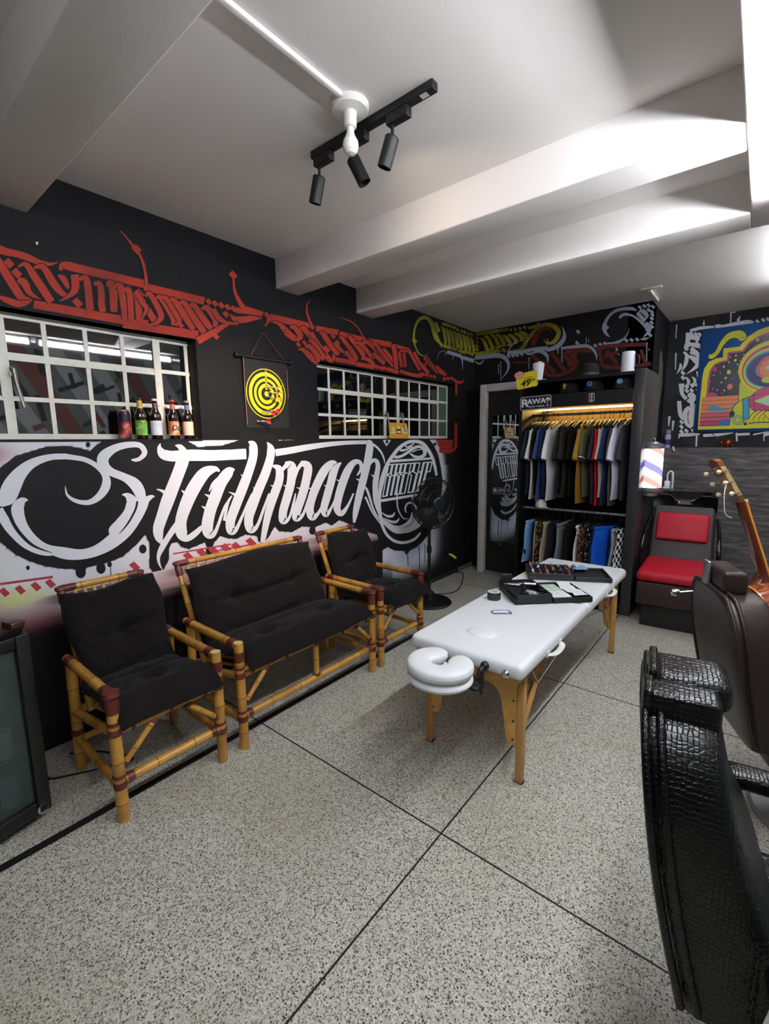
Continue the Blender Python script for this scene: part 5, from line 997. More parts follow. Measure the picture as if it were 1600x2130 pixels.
for k in range(40):
    a=k*2*PI/40; b.tube([(r_*math.cos(a),r_*math.sin(a),z) for r_,z in ((.05,-.07),(.15,-.07),(.21,-.05),(.238,-.0))],.0016,4,cap=False)
b.build('rear_guard',m_fan,t); b=MB(); b.T=T_
b.lathe([(.045,.0895),(.052,.0895)],n=28); b.lathe([(0,.0905),(.03,.0895)],n=20,mi=1); b.build('guard_badge',[mat('badge blue','#1d2f5c',.4),mat('badge dark','#10121c',.4)],t)
for k in range(3):
    b=MB(); b.T=T_@Matrix.Rotation(k*2*PI/3,4,'Z')
    b.grid(lambda u,v:((.03+.19*v)*math.cos((u-.5)*(1.2+.5*v)),(.03+.19*v)*math.sin((u-.5)*(1.2+.5*v)),.03*(u-.5)*2*(1-.3*v)),8,10); b.build('blade',m_fan,t)
b=MB(); b.T=T_; b.lathe([(0,.05),(.03,.045),(.035,.02),(.035,-.03),(0,-.03)],n=20); b.build('hub',m_fan,t)
# glass-door fridge at the left edge
rz=R(14.5); fr=thing('display_fridge','black glass-door drinks fridge at the left edge of the picture','fridge',(-2.191,.44,0),rz)
# local: +x out of the front, -y along the front to the left
FWD,FD,FH=.56,.44,.835; m_fr=mat('fridge black','#101012',.4)
b=MB()
b.box(-FD,-.045,-FWD,-FWD+.02,.03,FH); b.box(-FD,-.045,-.02,0,.03,FH); b.box(-FD,-FD+.02,-FWD,0,.03,FH); b.box(-FD,-.045,-FWD,0,.03,.09); b.box(-FD,-.045,-FWD,0,FH-.06,FH); 
for x in (-.08,-FD+.04):
    for y in (-.05,-FWD+.05): b.box(x-.015,x+.015,y-.015,y+.015,0,.03)
b.build('cabinet',m_fr,fr)
b=MB(); w=.05
for q in ((-.04,0,-w,0,.05,FH-.01),(-.04,0,-FWD,-FWD+w,.05,FH-.01),(-.04,0,-FWD+w,-w,.05,.05+w*1.2),(-.04,0,-FWD+w,-w,FH-.01-w,FH-.01)): b.rbox(((q[0]+q[1])/2,(q[2]+q[3])/2,(q[4]+q[5])/2),(q[1]-q[0],q[3]-q[2],q[5]-q[4]),.006,2)
dr=b.build('door',m_fr,fr)
def pane_mat():
    m=bpy.data.materials.new('hazy fridge glass'); m.use_nodes=True; nt=m.node_tree; b=nt.nodes['Principled BSDF']; b.inputs['Base Color'].default_value=lin('#46534f')+(1,); b.inputs['Roughness'].default_value=.22; b.inputs['Specular IOR Level'].default_value=.6; b.inputs['Alpha'].default_value=.5; return m  # hazy reflection of the floor is put into the pane's grey tint
b=MB(); b.box(-.028,-.02,-FWD+w-.005,-w+.005,.05+w,FH-w); b.build('glass_pane',pane_mat(),dr)
b=MB(); b.lathe([(0,-.003),(.02,-.002),(.02,.0)],(.002,-.035,.07),16,axis='x'); b.build('door_badge',mat('badge grey','#9a9a90',.4),dr)
for z in (.30,.52):
    b=MB(); 
    for k in range(9): b.cyl((-.08-.036*k,-FWD+.03,z),(-.08-.036*k,-.03,z),.003,6)
    b.build('shelf',m_steel,fr)
b=MB(); b.rbox((-FD/2-.02,-FWD/2,FH+.012),(FD-.02,FWD,.022),.004,2); b.rbox((-.03,-.035,FH+.034),(.07,.05,.024),.005,2); tag(b.build('wooden_board',mat('dark stained wood','#3a2018',.35,var=(10,'#28140f',.4,.7))),'dark brown wooden board lying on the fridge','board'); bd=COL.objects[-1]; bd.location=(-2.191,.44,0); bd.rotation_euler=(0,0,rz)
c_,s_=math.cos(rz),math.sin(rz); k=0
for z,lab,hh,r_ in ((.092,'bottom',.13,.033),(.304,'middle',.12,.033),(.524,'top',.12,.033)):
    for j in range(4):
        lx,ly=-.11,-.09-.085*j; b=MB(); b.lathe([(0,.002),(r_*.8,0),(r_,.008),(r_,hh-.015),(r_*.8,hh),(0,hh-.003)],n=20); col_=['#5f86a8','#9fb8c8','#7a4a3a','#4f7f8a'][(j+k)%4]
        o=b.build('drink_can',mat('can '+col_,col_,.3,metal=.3)); o.location=(-2.191+lx*c_-ly*s_,.44+lx*s_+ly*c_,z); tag(o,f'drink can on the {lab} level of the glass-door fridge, {["first","second","third","fourth"][j]} from the door hinge side','can','cans in the fridge')
    k+=1
# ================================================================ the far right: slate panel, poster, wash chair, pole lamp
def slate():
    m=bpy.data.materials.new('slate look'); m.use_nodes=True; nt=m.node_tree; N=nt.nodes; L=nt.links; b=N['Principled BSDF']; tc=N.new('ShaderNodeTexCoord'); mp=N.new('ShaderNodeMapping'); mp.inputs['Scale'].default_value=(1.6,1,14)
    n=N.new('ShaderNodeTexNoise'); n.inputs['Scale'].default_value=3; n.inputs['Detail'].default_value=9; n.inputs['Distortion'].default_value=.6; r=N.new('ShaderNodeValToRGB'); e=r.color_ramp.elements; e.new(.5)
    for el,(p,c) in zip(e,((.3,'#353333'),(.52,'#5d5a5b'),(.75,'#878385'))): el.position=p; el.color=lin(c)+(1,)
    L.new(tc.outputs['Object'],mp.inputs['Vector']); L.new(mp.outputs[0],n.inputs['Vector']); L.new(n.outputs['Fac'],r.inputs['Fac']); L.new(r.outputs['Color'],b.inputs['Base Color']); b.inputs['Roughness'].default_value=.55
    bp=N.new('ShaderNodeBump'); bp.inputs['Strength'].default_value=.3; bp.inputs['Distance'].default_value=.01; L.new(n.outputs['Fac'],bp.inputs['Height']); L.new(bp.outputs['Normal'],b.inputs['Normal']); return m
YS=5.92
b=MB(); b.box(-.9,XR,YS,YA,0,1.455); struct(b.build('wall_dado',slate()))
# poster -----------------------------------------------------------------
t=thing('poster','blue and yellow pop-art poster of an astronaut on the alcove wall','poster',(0,YA,2.15)); yy=YA-.012
PC={'blue':'#3874c4','yel':'#dcd22c','pink':'#c2447c','night':'#3a384a','lime':'#c3cf3a','cyan':'#3a9ccc','org':'#e08a5c','rose':'#d0606a','dark':'#1a1a22','mint':'#a9dccb','white':'#d9dce0','purp':'#3a3272'}
b=MB(); names=list(PC); lay=[0]; XC=.055
def pp(c,pts,mirror=True,crop='p'):
    ox,oy,k=CR[crop]; lay[0]+=1; y=yy-.001-lay[0]*.00002
    Q=[ony(ox+x/k,oy+z/k,yy) for x,z in pts]; V=[(q[0],y,q[2]) for q in Q]; b.add(V,[tuple(range(len(V)))],names.index(c))
    if mirror: b.add([(2*XC-v[0],y,v[2]) for v in V],[tuple(range(len(V)))],names.index(c))
def ps(c,pts,mirror=True,n=6):
    Q=bez(pts,n); lay[0]+=1; y=yy-.001-lay[0]*.00002; V=[]
    for i,q in enumerate(Q):
        a=Q[max(i-1,0)]; e=Q[min(i+1,len(Q)-1)]; d=e[:2]-a[:2]; L=np.hypot(*d) or 1
        for s in (1,-1):
            p=ony(1400+(q[0]-s*d[1]/L*q[2]/2)/8,660+(q[1]+s*d[0]/L*q[2]/2)/8,yy); V.append((p[0],y,p[2]))
    F=[(2*i,2*i+1,2*i+3,2*i+2) for i in range(len(Q)-1)]; b.add(V,F,names.index(c))
    if mirror: b.add([(2*XC-v[0],v[1],v[2]) for v in V],F,names.index(c))
def rectx(c,x0,x1,z0,z1): 
    lay[0]+=1; y=yy-.001-lay[0]*.00002; b.add([(x0,y,z0),(x1,y,z0),(x1,y,z1),(x0,y,z1)],[(0,1,2,3)],names.index(c))
def disc(c,x,z,rx,rz_,n=40,mirror=False):
    lay[0]+=1; y=yy-.001-lay[0]*.00002
    for s in ((1,-1) if mirror else (1,)): b.add([(XC+s*(x-XC+rx*math.cos(q*2*PI/n)),y,z+rz_*math.sin(q*2*PI/n)) for q in range(n)],[tuple(range(n))],names.index(c))
b.box(-.598,2*XC+.598,yy-.001,yy+.008,1.615,2.68,names.index('blue'))
def w2(x,z): p=ony(1400+x/8,660+z/8,yy); return p[0],p[2]
ARCH=[(415,1870),(440,1500),(490,1000),(520,860),(600,740),(720,685),(830,665),(845,520),(1110,485),(1230,335),(1420,215),(1620,140),(1700,120)]
def archpoly(dx,c):
    P=[w2(*q) for q in ARCH]; k=(1-dx); cz=2.0
    V=[(XC+(x-XC)*k,cz+(z-cz)*(1-dx*1.05)) for x,z in P]; V.append((XC,V[-1][1]+.004)); lay[0]+=1; y=yy-.001-lay[0]*.00002
    V=V+[(2*XC-x,z) for x,z in V[-2::-1]]; b.add([(x,y,z) for x,z in V],[tuple(range(len(V)))],names.index(c))
archpoly(-.004,'dark'); archpoly(.0,'yel'); archpoly(.085,'dark'); archpoly(.09,'pink'); archpoly(.115,'night')
ps('dark',[(590,640,90),(650,660,96),(740,590,86),(820,450,96),(920,330,116),(1040,285,140),(1140,300,170),(1190,340,90),(1140,400,30),(1080,390,10)]); ps('yel',[(600,640,66),(650,655,72),(735,585,66),(815,445,74),(920,325,94),(1040,285,118),(1140,300,148),(1185,340,70),(1130,385,20),(1090,380,8)])
# desert stripes, planets
zt=w2(520,1330)[1]; xl=-.548; cols=['org','org','org','org','rose','rose','pink','pink']; z0=1.648
for k in range(8): rectx(cols[k],xl+.002,2*XC-xl-.002,zt-(zt-z0)*(k+1)/8,zt-(zt-z0)*k/8)
for k in range(1,8): z=zt-(zt-z0)*k/8; rectx('dark',xl,2*XC-xl,z-.0012-.0006*k,z+.0012)
pp('pink',[(545,1325),(560,1290),(600,1258),(650,1248),(700,1258),(735,1285),(748,1318)],False); pp('cyan',[(585,1560),(600,1510),(640,1475),(700,1465),(750,1485),(790,1510),(840,1512),(880,1535),(890,1555)],False); pp('blue',[(740,1815),(770,1750),(830,1700),(900,1685),(960,1700),(960,1810)],False)
for (x,z,rx,c) in ((705,870,38,'pink'),(930,912,36,'lime'),(948,1155,48,'org'),(848,822,18,'white'),(1040,715,22,'yel'),(1283,603,30,'yel'),(1410,375,26,'lime'),(580,988,24,'lime'),(878,1012,20,'lime'),(1172,672,18,'rose'),(1148,800,18,'org'),(1080,915,16,'org'),(1158,1000,20,'yel'),(1050,635,18,'lime'),(1135,730,18,'rose'),(582,900,14,'yel'),(682,968,12,'white'),(808,1085,14,'mint'),(935,750,12,'white'),(1075,782,12,'white'),(1182,862,12,'white'),(660,1188,14,'org'),(735,1215,12,'white'),(855,1215,14,'white'),(815,1265,14,'rose'),(955,660,10,'mint'),(622,1078,10,'lime'),(788,922,8,'white'),(992,1022,12,'cyan'),(1375,450,10,'rose'),(1265,505,10,'blue'),(1182,625,10,'mint'),(1230,760,8,'white')):
    p=w2(x,z); disc(c,p[0],p[1],rx/8/FPX*YA*.6,rx/8/FPX*YA*.8,16)
# astronaut: shoulders, helmet, held ball
pp('dark',[(925,1820),(960,1650),(975,1560),(1010,1470),(1090,1400),(1095,1130),(1110,1065),(1160,1048),(1290,1040),(1700,1100),(1700,1820)]); pp('lime',[(938,1812),(970,1650),(985,1565),(1020,1480),(1098,1412),(1104,1140),(1118,1075),(1165,1058),(1290,1050),(1700,1110),(1700,1812)])
pp('cyan',[(1290,1030),(1330,1100),(1420,1150),(1560,1160),(1700,1150),(1700,1050),(1400,1040)]); 
cx,cz=XC,w2(1650,820)[1]; disc('dark',XC,cz,.262,.258,56); disc('yel',0,cz,.257,.253,56); disc('pink',0,cz-.012,.228,.222,56); disc('lime',0,cz-.02,.215,.205,56); disc('cyan',0,cz-.022,.200,.180,56); disc('purp',0,cz-.026,.188,.166,56)
disc('cyan',XC-.13,cz-.02,.045,.065,24,True); disc('rose',0,cz-.01,.108,.12,36); disc('org',0,cz-.02,.085,.095,36); disc('lime',XC-.06,cz-.125,.06,.03,24,True)
def rhomb(c,x,z,rx,rz_): lay[0]+=1; y=yy-.001-lay[0]*.00002; b.add([(x-rx,y,z),(x-.2*rx,y,z-rz_),(x+rx,y,z),(x-.2*rx,y,z+rz_)],[(0,1,2,3)],names.index(c))
for s in (-1,1): lay[0]+=1; b.add([(XC+s*.105,yy-.001-lay[0]*.00002,cz-.01),(XC+s*.06,yy-.001-lay[0]*.00002,cz-.035),(XC+s*.015,yy-.001-lay[0]*.00002,cz-.01),(XC+s*.06,yy-.001-lay[0]*.00002,cz+.022)],[(0,1,2,3)],names.index('mint'))
bz=w2(1650,1380)[1]; disc('dark',XC,bz,.205,.145,48); disc('pink',XC,bz,.2,.14,48)
lay[0]+=1; b.add([(XC-.165,yy-.001-lay[0]*.00002,bz),(XC-.02,yy-.001-lay[0]*.00002,bz-.065),(XC+.165,yy-.001-lay[0]*.00002,bz),(XC-.02,yy-.001-lay[0]*.00002,bz+.065)],[(0,1,2,3)],names.index('lime')); lay[0]+=1; b.add([(XC-.135,yy-.001-lay[0]*.00002,bz),(XC-.02,yy-.001-lay[0]*.00002,bz-.052),(XC+.135,yy-.001-lay[0]*.00002,bz),(XC-.02,yy-.001-lay[0]*.00002,bz+.052)],[(0,1,2,3)],names.index('mint'))
for k in range(5):
    x0=1290+k*85; ps('dark',[(x0-10,1730,100),(x0+60,1650,108),(x0+150,1585,96),(x0+200,1575,30)]); ps('yel',[(x0-6,1730,84),(x0+60,1652,92),(x0+145,1590,80),(x0+192,1580,20)])
ps('dark',[(1260,1770,14),(1420,1750,14),(1700,1745,14)]); pp('dark',[(1160,1355),(1265,1325),(1278,1690),(1165,1690)]); pp('cyan',[(1170,1362),(1256,1336),(1268,1680),(1175,1680)]); pp('dark',[(1170,1700),(1225,1700),(1230,1795),(1180,1795)]); pp('lime',[(1182,1710),(1218,1710),(1220,1755),(1184,1755)])
ps('dark',[(1095,1405,8),(1180,1360,9),(1300,1310,9),(1430,1280,8)]); ps('dark',[(1345,1280,9),(1350,1400,9),(1370,1560,9)],)
for c,w_ in (('dark',34),('mint',18)): ps(c,[(1085+72*math.cos(q*PI/8),1710+62*math.sin(q*PI/8),w_) for q in range(17)],n=2)
disc('night',w2(985,1610)[0],w2(985,1610)[1],.022,.034,20,True)
pp('yel',[(415,1815),(415,1870),(1700,1840),(1700,1790)])
b.build('printed_board',[mat('print '+c,h,.22 if c=='night' else .35,spec=.5) for c,h in PC.items()],t,sharp=180,loc=(0,-YA,-2.15))
# ledge things
p=ony(1388,925,YS+.06); t=thing('spray_can','white and violet spray can on the slate ledge by the corner','spray can',(p[0],YS+.06,1.4555))
b=MB(); b.lathe([(0,0),(.03,0),(.031,.004),(.031,.135),(.02,.15),(.018,.152),(0,.152)],n=26); b.build('can_body',mat('can silver','#b8bcd0',.35),t); b=MB(); b.lathe([(.0313,.03),(.0313,.09)],n=26); b.build('can_label',mat('can purple','#4a3a86',.4),t); b=MB(); b.lathe([(.024,.148),(.026,.16),(.026,.19),(.02,.197),(0,.197)],n=22); b.build('cap',mat('smoky cap','#8f9ab0',.2),t)
p=ony(1514,925,YS+.07); t=thing('copper_beetle','copper beetle ornament with long feelers on the slate ledge','ornament',(p[0],YS+.07,1.4555)); m_cop=mat('copper','#8a3f1c',.3,metal=.7)
b=MB(); b.grid(lambda u,v:(.085*math.sin(PI*v)**.7*math.cos(2*PI*u)*.5*1.1+.0,.05*math.sin(PI*v)**.7*math.sin(2*PI*u),.045-.045*math.cos(PI*v)),22,12,wrapu=True); b.build('shell',m_cop,t); b=MB(); b.lathe([(0,-.02),(.016,-.012),(.02,0),(.016,.012),(0,.02)],(-.055,0,.045),14); b.build('head',m_cop,t)
for s in (-1,1): b=MB(); b.tube([tuple(q) for q in bez([(-.065,s*.01,.055),(-.10,s*.02,.10),(-.14,s*.03,.145)],4)],.0025,6); b.build('feeler',m_cop,t)
for s in (-1,1):
    for k in range(3): b=MB(); b.tube([(-.03+.03*k,s*.03,.03),(-.04+.04*k,s*.055,.035),(-.045+.045*k,s*.062,.0)],.003,6); b.build('leg',m_cop,t)
b=MB(); p=ony(1400,936,YS); b.tube([(p[0],YS-.001,p[2]+.035),(p[0]+.004,YS-.012,p[2]+.012),(p[0]+.012,YS-.02,p[2]-.01),(p[0]+.026,YS-.016,p[2]-.006)],[.010,.012,.01,.007],10); tag(b.build('wall_hook',mat('hook white','#d6d4d0',.4)),'small white hook at the top left corner of the slate panel','hook')
b=MB(); p0=ony(1399,982,YS-.01); p1=ony(1396,1035,YS-.01); b.rbox(((p0[0]+p1[0])/2,YS-.008,(p0[2]+p1[2])/2),(.03,.014,p0[2]-p1[2]),.003,2); tag(b.build('cable_trunking',mat('grey blue trunking','#7d8f98',.5)),'short grey-blue trunking on the slate panel above the wash basin','trunking')
# barber pole lamp on the wall edge
PY=4.62; p=ony(1350,970,PY); PX_=p[0]; zt,zb=ony(1350,933,PY)[2],ony(1350,1013,PY)[2]; rP=.092
t=thing('barber_pole','lit barber pole lamp with steel caps beside the wardrobe','lamp',(PX_+.02,PY,(zt+zb)/2)); h=(zt-zb)/2
def polemat():
    m=bpy.data.materials.new('lit pole'); m.use_nodes=True; nt=m.node_tree; N=nt.nodes; L=nt.links; b=N['Principled BSDF']; tc=N.new('ShaderNodeTexCoord'); sp=N.new('ShaderNodeSeparateXYZ'); L.new(tc.outputs['Object'],sp.inputs[0])
    def M(op,a,b_=None):
        x=N.new('ShaderNodeMath'); x.operation=op
        for i,s in enumerate((a,b_)):
            if s is None: continue
            if isinstance(s,(int,float)): x.inputs[i].default_value=s
            else: L.new(s,x.inputs[i])
        return x.outputs[0]
    ang=M('DIVIDE',M('ARCTAN2',sp.outputs['Y'],sp.outputs['X']),2*PI); f=M('FRACT',M('ADD',M('MULTIPLY',ang,1.0),M('MULTIPLY',sp.outputs['Z'],3.4)))
    r=N.new('ShaderNodeValToRGB'); r.color_ramp.interpolation='CONSTANT'; e=r.color_ramp.elements
    for _ in range(3): e.new(.5)
    for el,(p_,c) in zip(e,((0,'#ffffff'),(.30,'#d0645c'),(.48,'#ffffff'),(.72,'#5a55a8'),(.93,'#ffffff'))): el.position=p_; el.color=lin(c)+(1,)
    L.new(f,r.inputs['Fac']); L.new(r.outputs['Color'],b.inputs['Emission Color']); L.new(r.outputs['Color'],b.inputs['Base Color']); b.inputs['Emission Strength'].default_value=1.6; b.inputs['Roughness'].default_value=.3; return m
b=MB(); b.lathe([(rP-.006,-h),(rP-.006,h)],n=40); b.build('glass_cylinder',polemat(),t)
b=MB(); b.lathe([(0,h+.062),(.03,h+.062),(.05,h+.055),(.055,h+.045),(rP-.015,h+.04),(rP+.004,h+.03),(rP+.004,h),(0,h)],n=40); b.tube([(.018*math.cos(i*PI/8),0,h+.07+.018*math.sin(i*PI/8)) for i in range(16)],.004,6,closed=True); b.build('top_cap',m_steel,t)
b=MB(); b.lathe([(0,-h),(rP+.004,-h),(rP+.004,-h-.03),(rP-.02,-h-.045),(rP-.03,-h-.075),(0,-h-.08)],n=40); b.build('bottom_cap',m_steel,t)
b=MB(); b.rbox((-.11,.0,0),(.06,.06,h*2+.06),.008,3); b.build('wall_bracket',m_steel,t)
# wash chair ---------------------------------------------------------------
m_red=mat('red leatherette','#b3182c',.5,bump=(120,.15),spec=.3); m_dkl=mat('dark brown leatherette','#2f2a2a',.5,bump=(120,.15)); m_brn=mat('brown board','#2c1c15',.6); m_cer=mat('black basin','#060607',.08,spec=.7,coat=.6)
t=thing('wash_chair','hair-wash chair with red cushions and a black basin, in front of the slate panel','chair',(-.455,4.22,0),R(4))
b=MB(); b.rbox((0,.30,.10),(.46,.56,.20),.01,2); b.build('plinth',mat('plinth black','#0d0e10',.5),t); b=MB(); b.rbox((0,.28,.29),(.53,.62,.19),.012,2); b.build('seat_box',m_brn,t)
b=MB(); b.rbox((0,.235,.425),(.55,.52,.085),.038,5,fn=lambda p:(p.x*(1-.10*(p.y+.26)/.52),p.y,p.z+.012*math.cos(p.x*5)+.035*(p.y+.26)/.52)); b.build('seat_cushion',m_red,t)
lean=lambda z:.47+(z-.45)*.42
b=MB(); b.rbox((0,0,0),(.50,.07,.62),.03,4); b.v=[(v[0]*(1.0-.06*(v[2]+.31)/.62),lean(.69+v[2])+.06+v[1],.69+v[2]) for v in b.v]; b.build('back_shell',m_dkl,t)
b=MB(); b.rbox((0,0,0),(.40,.06,.235),.026,5); b.v=[(v[0],lean(.765+v[2])+.015+v[1]*(1+.3*math.cos(v[0]*6)),.765+v[2]) for v in b.v]; b.build('back_cushion',m_red,t)
for s in (-1,1):
    b=MB(); b.tube([tuple(q) for q in bez([(s*.255,lean(.85)+.02,.84),(s*.268,.40,.75),(s*.272,.26,.66),(s*.272,.22,.60),(s*.268,.24,.44)],5)],.016,10); b.build('armrest',m_blk2,t)
b=MB()   # basin with a neck notch in its front rim
def bas(u,v):
    a=2*PI*u; rx,ry=.245,.20; k=[1.0,1.04,1.0,.8,.4,.02][int(round(v*5))]; zz=[-.10,.02,.035,.0,-.08,-.09][int(round(v*5))]
    x=rx*k*math.copysign(abs(math.cos(a))**.6,math.cos(a)); y=ry*k*math.copysign(abs(math.sin(a))**.6,math.sin(a)); n=math.exp(-((x)/.07)**2)*(1 if y<0 else 0)*min(1,abs(y)/.15)
    return (x,y+lean(1.0)+.22,1.005+zz-.085*n*(1 if zz>-.05 else .0))
b.grid(bas,56,6,wrapu=True); b.build('basin',m_cer,t,sharp=60)
b=MB(); P=[(-.245,.90),(.245,.90),(.245,1.01),(.235,1.035),(.12,1.04),(.085,1.01),(.05,.96),(-.05,.96),(-.085,1.01),(-.12,1.04),(-.235,1.035),(-.245,1.01)]; b.prism(P,lambda u,v,k:(u,lean(1.)+.0+.10*k,v)); b.build('basin_front',m_cer,t,sharp=30)
b=MB(); b.cyl((0,lean(1.)+.26,0),(0,lean(1.)+.26,.97),.055,18); b.rbox((0,lean(1.)+.22,.02),(.30,.30,.04),.008,2); b.build('pedestal',m_blk,t)
p=ony(1386,1032,5.05); t=thing('plug_adapter','white plug adapter with a bent cable at the back left of the wash basin','plug',(p[0],5.05,1.092))
b=MB(); b.rbox((0,0,.03),(.045,.035,.075),.008,3); b.rbox((-.02,0,.0),(.08,.03,.012),.004,2); b.build('adapter_body',mat('adapter white','#d9d8da',.4),t); b=MB(); b.tube([tuple(q) for q in bez([(.0,0,.065),(-.0,0,.13),(.02,0,.16),(.04,0,.14),(.045,0,.06),(.042,0,.0)],5)],.006,8); b.build('cable',MATS['adapter white'],t)
# ================================================================ barber chairs
def croc():
    m=bpy.data.materials.new('crocodile leather'); m.use_nodes=True; nt=m.node_tree; N=nt.nodes; L=nt.links; b=N['Principled BSDF']; b.inputs['Base Color'].default_value=lin('#070708')+(1,); b.inputs['Roughness'].default_value=.29; b.inputs['Specular IOR Level'].default_value=.38
    tc=N.new('ShaderNodeTexCoord'); mp=N.new('ShaderNodeMapping'); mp.inputs['Scale'].default_value=(110,70,96); v=N.new('ShaderNodeTexVoronoi'); v.feature='DISTANCE_TO_EDGE'; v.inputs['Scale'].default_value=1; v.inputs['Randomness'].default_value=.42
    L.new(tc.outputs['Object'],mp.inputs['Vector']); L.new(mp.outputs[0],v.inputs['Vector']); r=N.new('ShaderNodeValToRGB'); r.color_ramp.elements[0].position=.0; r.color_ramp.elements[1].position=.16; L.new(v.outputs['Distance'],r.inputs['Fac'])
    bp=N.new('ShaderNodeBump'); bp.inputs['Strength'].default_value=.55; bp.inputs['Distance'].default_value=.0012; L.new(r.outputs['Color'],bp.inputs['Height']); L.new(bp.outputs['Normal'],b.inputs['Normal']); return m
m_croc=croc(); m_brl=mat('brown leather','#2a1f1a',.36,bump=(190,.18),spec=.4)
m_brl2=mat('brown leather rear','#241d17',.5,bump=(190,.15))
def barber(label,loc,rz,m_main,m_side,kind,hz=0.,m_seat=None):
    t=thing('barber_chair',label,'barber chair',(loc[0],loc[1],0),rz); zt_=.985+hz
    def rear(z): return -.30-.10*(z-.42)/.56-.012*math.sin((z-.42)/.56*PI)
    def half(z): 
        k=max(0,(z-.72)/(zt_-.72)); return .25 if k<=0 else .125+.125*math.sqrt(max(0,1-k**2.3))
    def thick(z): return .165+.045*math.exp(-((z-.58)/.13)**2)-.02*max(0,(z-.8)/.2)
    def loop(z,inset=0.,n=48,e=7.):
        out=[]; hw_=half(z)-inset; th=thick(z)/2-inset*.5; xc=rear(z)+thick(z)/2
        for j in range(n):
            a=2*PI*(j+.5)/n; c,s_=math.cos(a),math.sin(a); out.append((xc+th*math.copysign(abs(c)**(2/e),c),hw_*math.copysign(abs(s_)**(2/e),s_),z))
        return out
    Z=list(np.linspace(.42,.72,8))+list(.72+(zt_-.72)*np.sin(np.linspace(0,PI/2,16))[1:]); b=MB(); n=48; V=[]
    V+=loop(.42,.02)
    V=[(v[0],v[1],.405) for v in V]
    for z in Z: V+=loop(z)
    V+=[(v[0],v[1],zt_+.006) for v in loop(zt_,.03)]
    k=len(Z)+2; F=[(i*n+j,i*n+(j+1)%n,(i+1)*n+(j+1)%n,(i+1)*n+j) for i in range(k-1) for j in range(n)]; F+=[tuple(range(n))[::-1],tuple(range((k-1)*n,k*n))]
    b.add(V,F); b.build('backrest',m_main,t,sharp=50)
    # twin piping around the rear edge
    for off in (.012,.040):
        path=[]
        zz=list(np.linspace(.432,.72,7))+list(.72+(zt_-.72)*np.sin(np.linspace(0,PI/2,12))[1:])
        for s,seq in ((-1,zz),(1,zz[::-1])):
            for z in seq: path.append((rear(z)+off,s*(half(z)+.003),z+(.006 if z>zt_-.02 else 0)))
        b=MB(); b.tube([tuple(p_) for p_ in path],.0085,8,closed=False); b.build('piping',m_main,t,sharp=80)
    # headrest: main pad and the raised near end piece
    hx=rear(zt_)+.012
    if kind=='croc':
        b=MB(); b.rbox((hx+.085,-.01,zt_+.022),(.15,.14,.07),.026,5); b.build('headrest',m_main,t); b=MB(); b.rbox((hx+.066,-.115,zt_+.012),(.135,.075,.07),.014,4); b.rbox((hx+.004,-.115,zt_+.012),(.02,.085,.076),.008,3); b.rbox((hx+.012,-.005,zt_+.022),(.018,.145,.078),.008,3); b.build('headrest_end',m_main,t)
    else:
        b=MB(); b.rbox((hx+.05,.01,zt_+.046),(.085,.21,.088),.016,5); b.build('headrest',m_main,t); b=MB(); b.rbox((hx-.002,.05,zt_+.03),(.012,.05,.14),.003,2); b.build('headrest_bracket',m_steel,t)
        b=MB(); b.cyl((hx-.02,.13,zt_-.06),(hx-.075,.13,zt_-.07),.007,10); b.lathe([(0,-.016),(.014,-.014),(.016,0),(.014,.014),(0,.016)],(hx-.085,.13,zt_-.07),14,axis='x'); b.build('release_lever',m_chrome,t)
    ms=m_seat or m_main
    b=MB(); b.rbox((.03,0,.40),(.52,.50,.13),.04,5); b.build('seat',ms,t)
    for s in (-1,1):
        b=MB(); b.rbox((.02,s*.30,.615),(.40,.075,.05),.02,4); b.build('armrest',ms,t); b=MB(); b.tube([tuple(q) for q in bez([(-.16,s*.30,.59),(-.17,s*.295,.45),(-.10,s*.285,.36),(.1,s*.285,.36),(.17,s*.295,.45),(.16,s*.30,.59)],5)],.014,10); b.build('arm_frame',m_chrome,t)
    b=MB(); b.rbox((.05,0,.30),(.36,.40,.07),.02,3); b.cyl((.10,0,.03),(.10,0,.29),.055,20); b.lathe([(.12,.03),(.10,.05),(.06,.09),(.056,.2)],(.10,0,0),24); b.build('column',m_chrome,t)
    b=MB(); b.lathe([(0,0),(.255,0),(.26,.012),(.25,.028),(.15,.04),(0,.042)],(.10,0,0),48); b.build('base_disc',m_steel,t)
    for s in (-1,1): b=MB(); b.tube([(.24,s*.17,.33),(.45,s*.17,.20),(.55,s*.17,.15)],.014,10); b.build('footrest_arm',m_chrome,t)
    b=MB(); b.rbox((.56,0,.15),(.10,.40,.03),.012,3); b.build('footrest',m_blk,t); b=MB(); b.tube([(.08,.05,.1),(.0,.20,.16),(-.05,.26,.20)],.012,10); b.build('pump_lever',m_chrome,t)
    return t
barber('black crocodile-pattern barber chair at the lower right edge, nearest the camera',(.215,1.244),R(9),m_croc,m_blk,'croc')
barber('dark brown barber chair between the black one and the red wash chair',(.243,2.354),R(22),m_brl,m_brl2,'plain',hz=-.03)

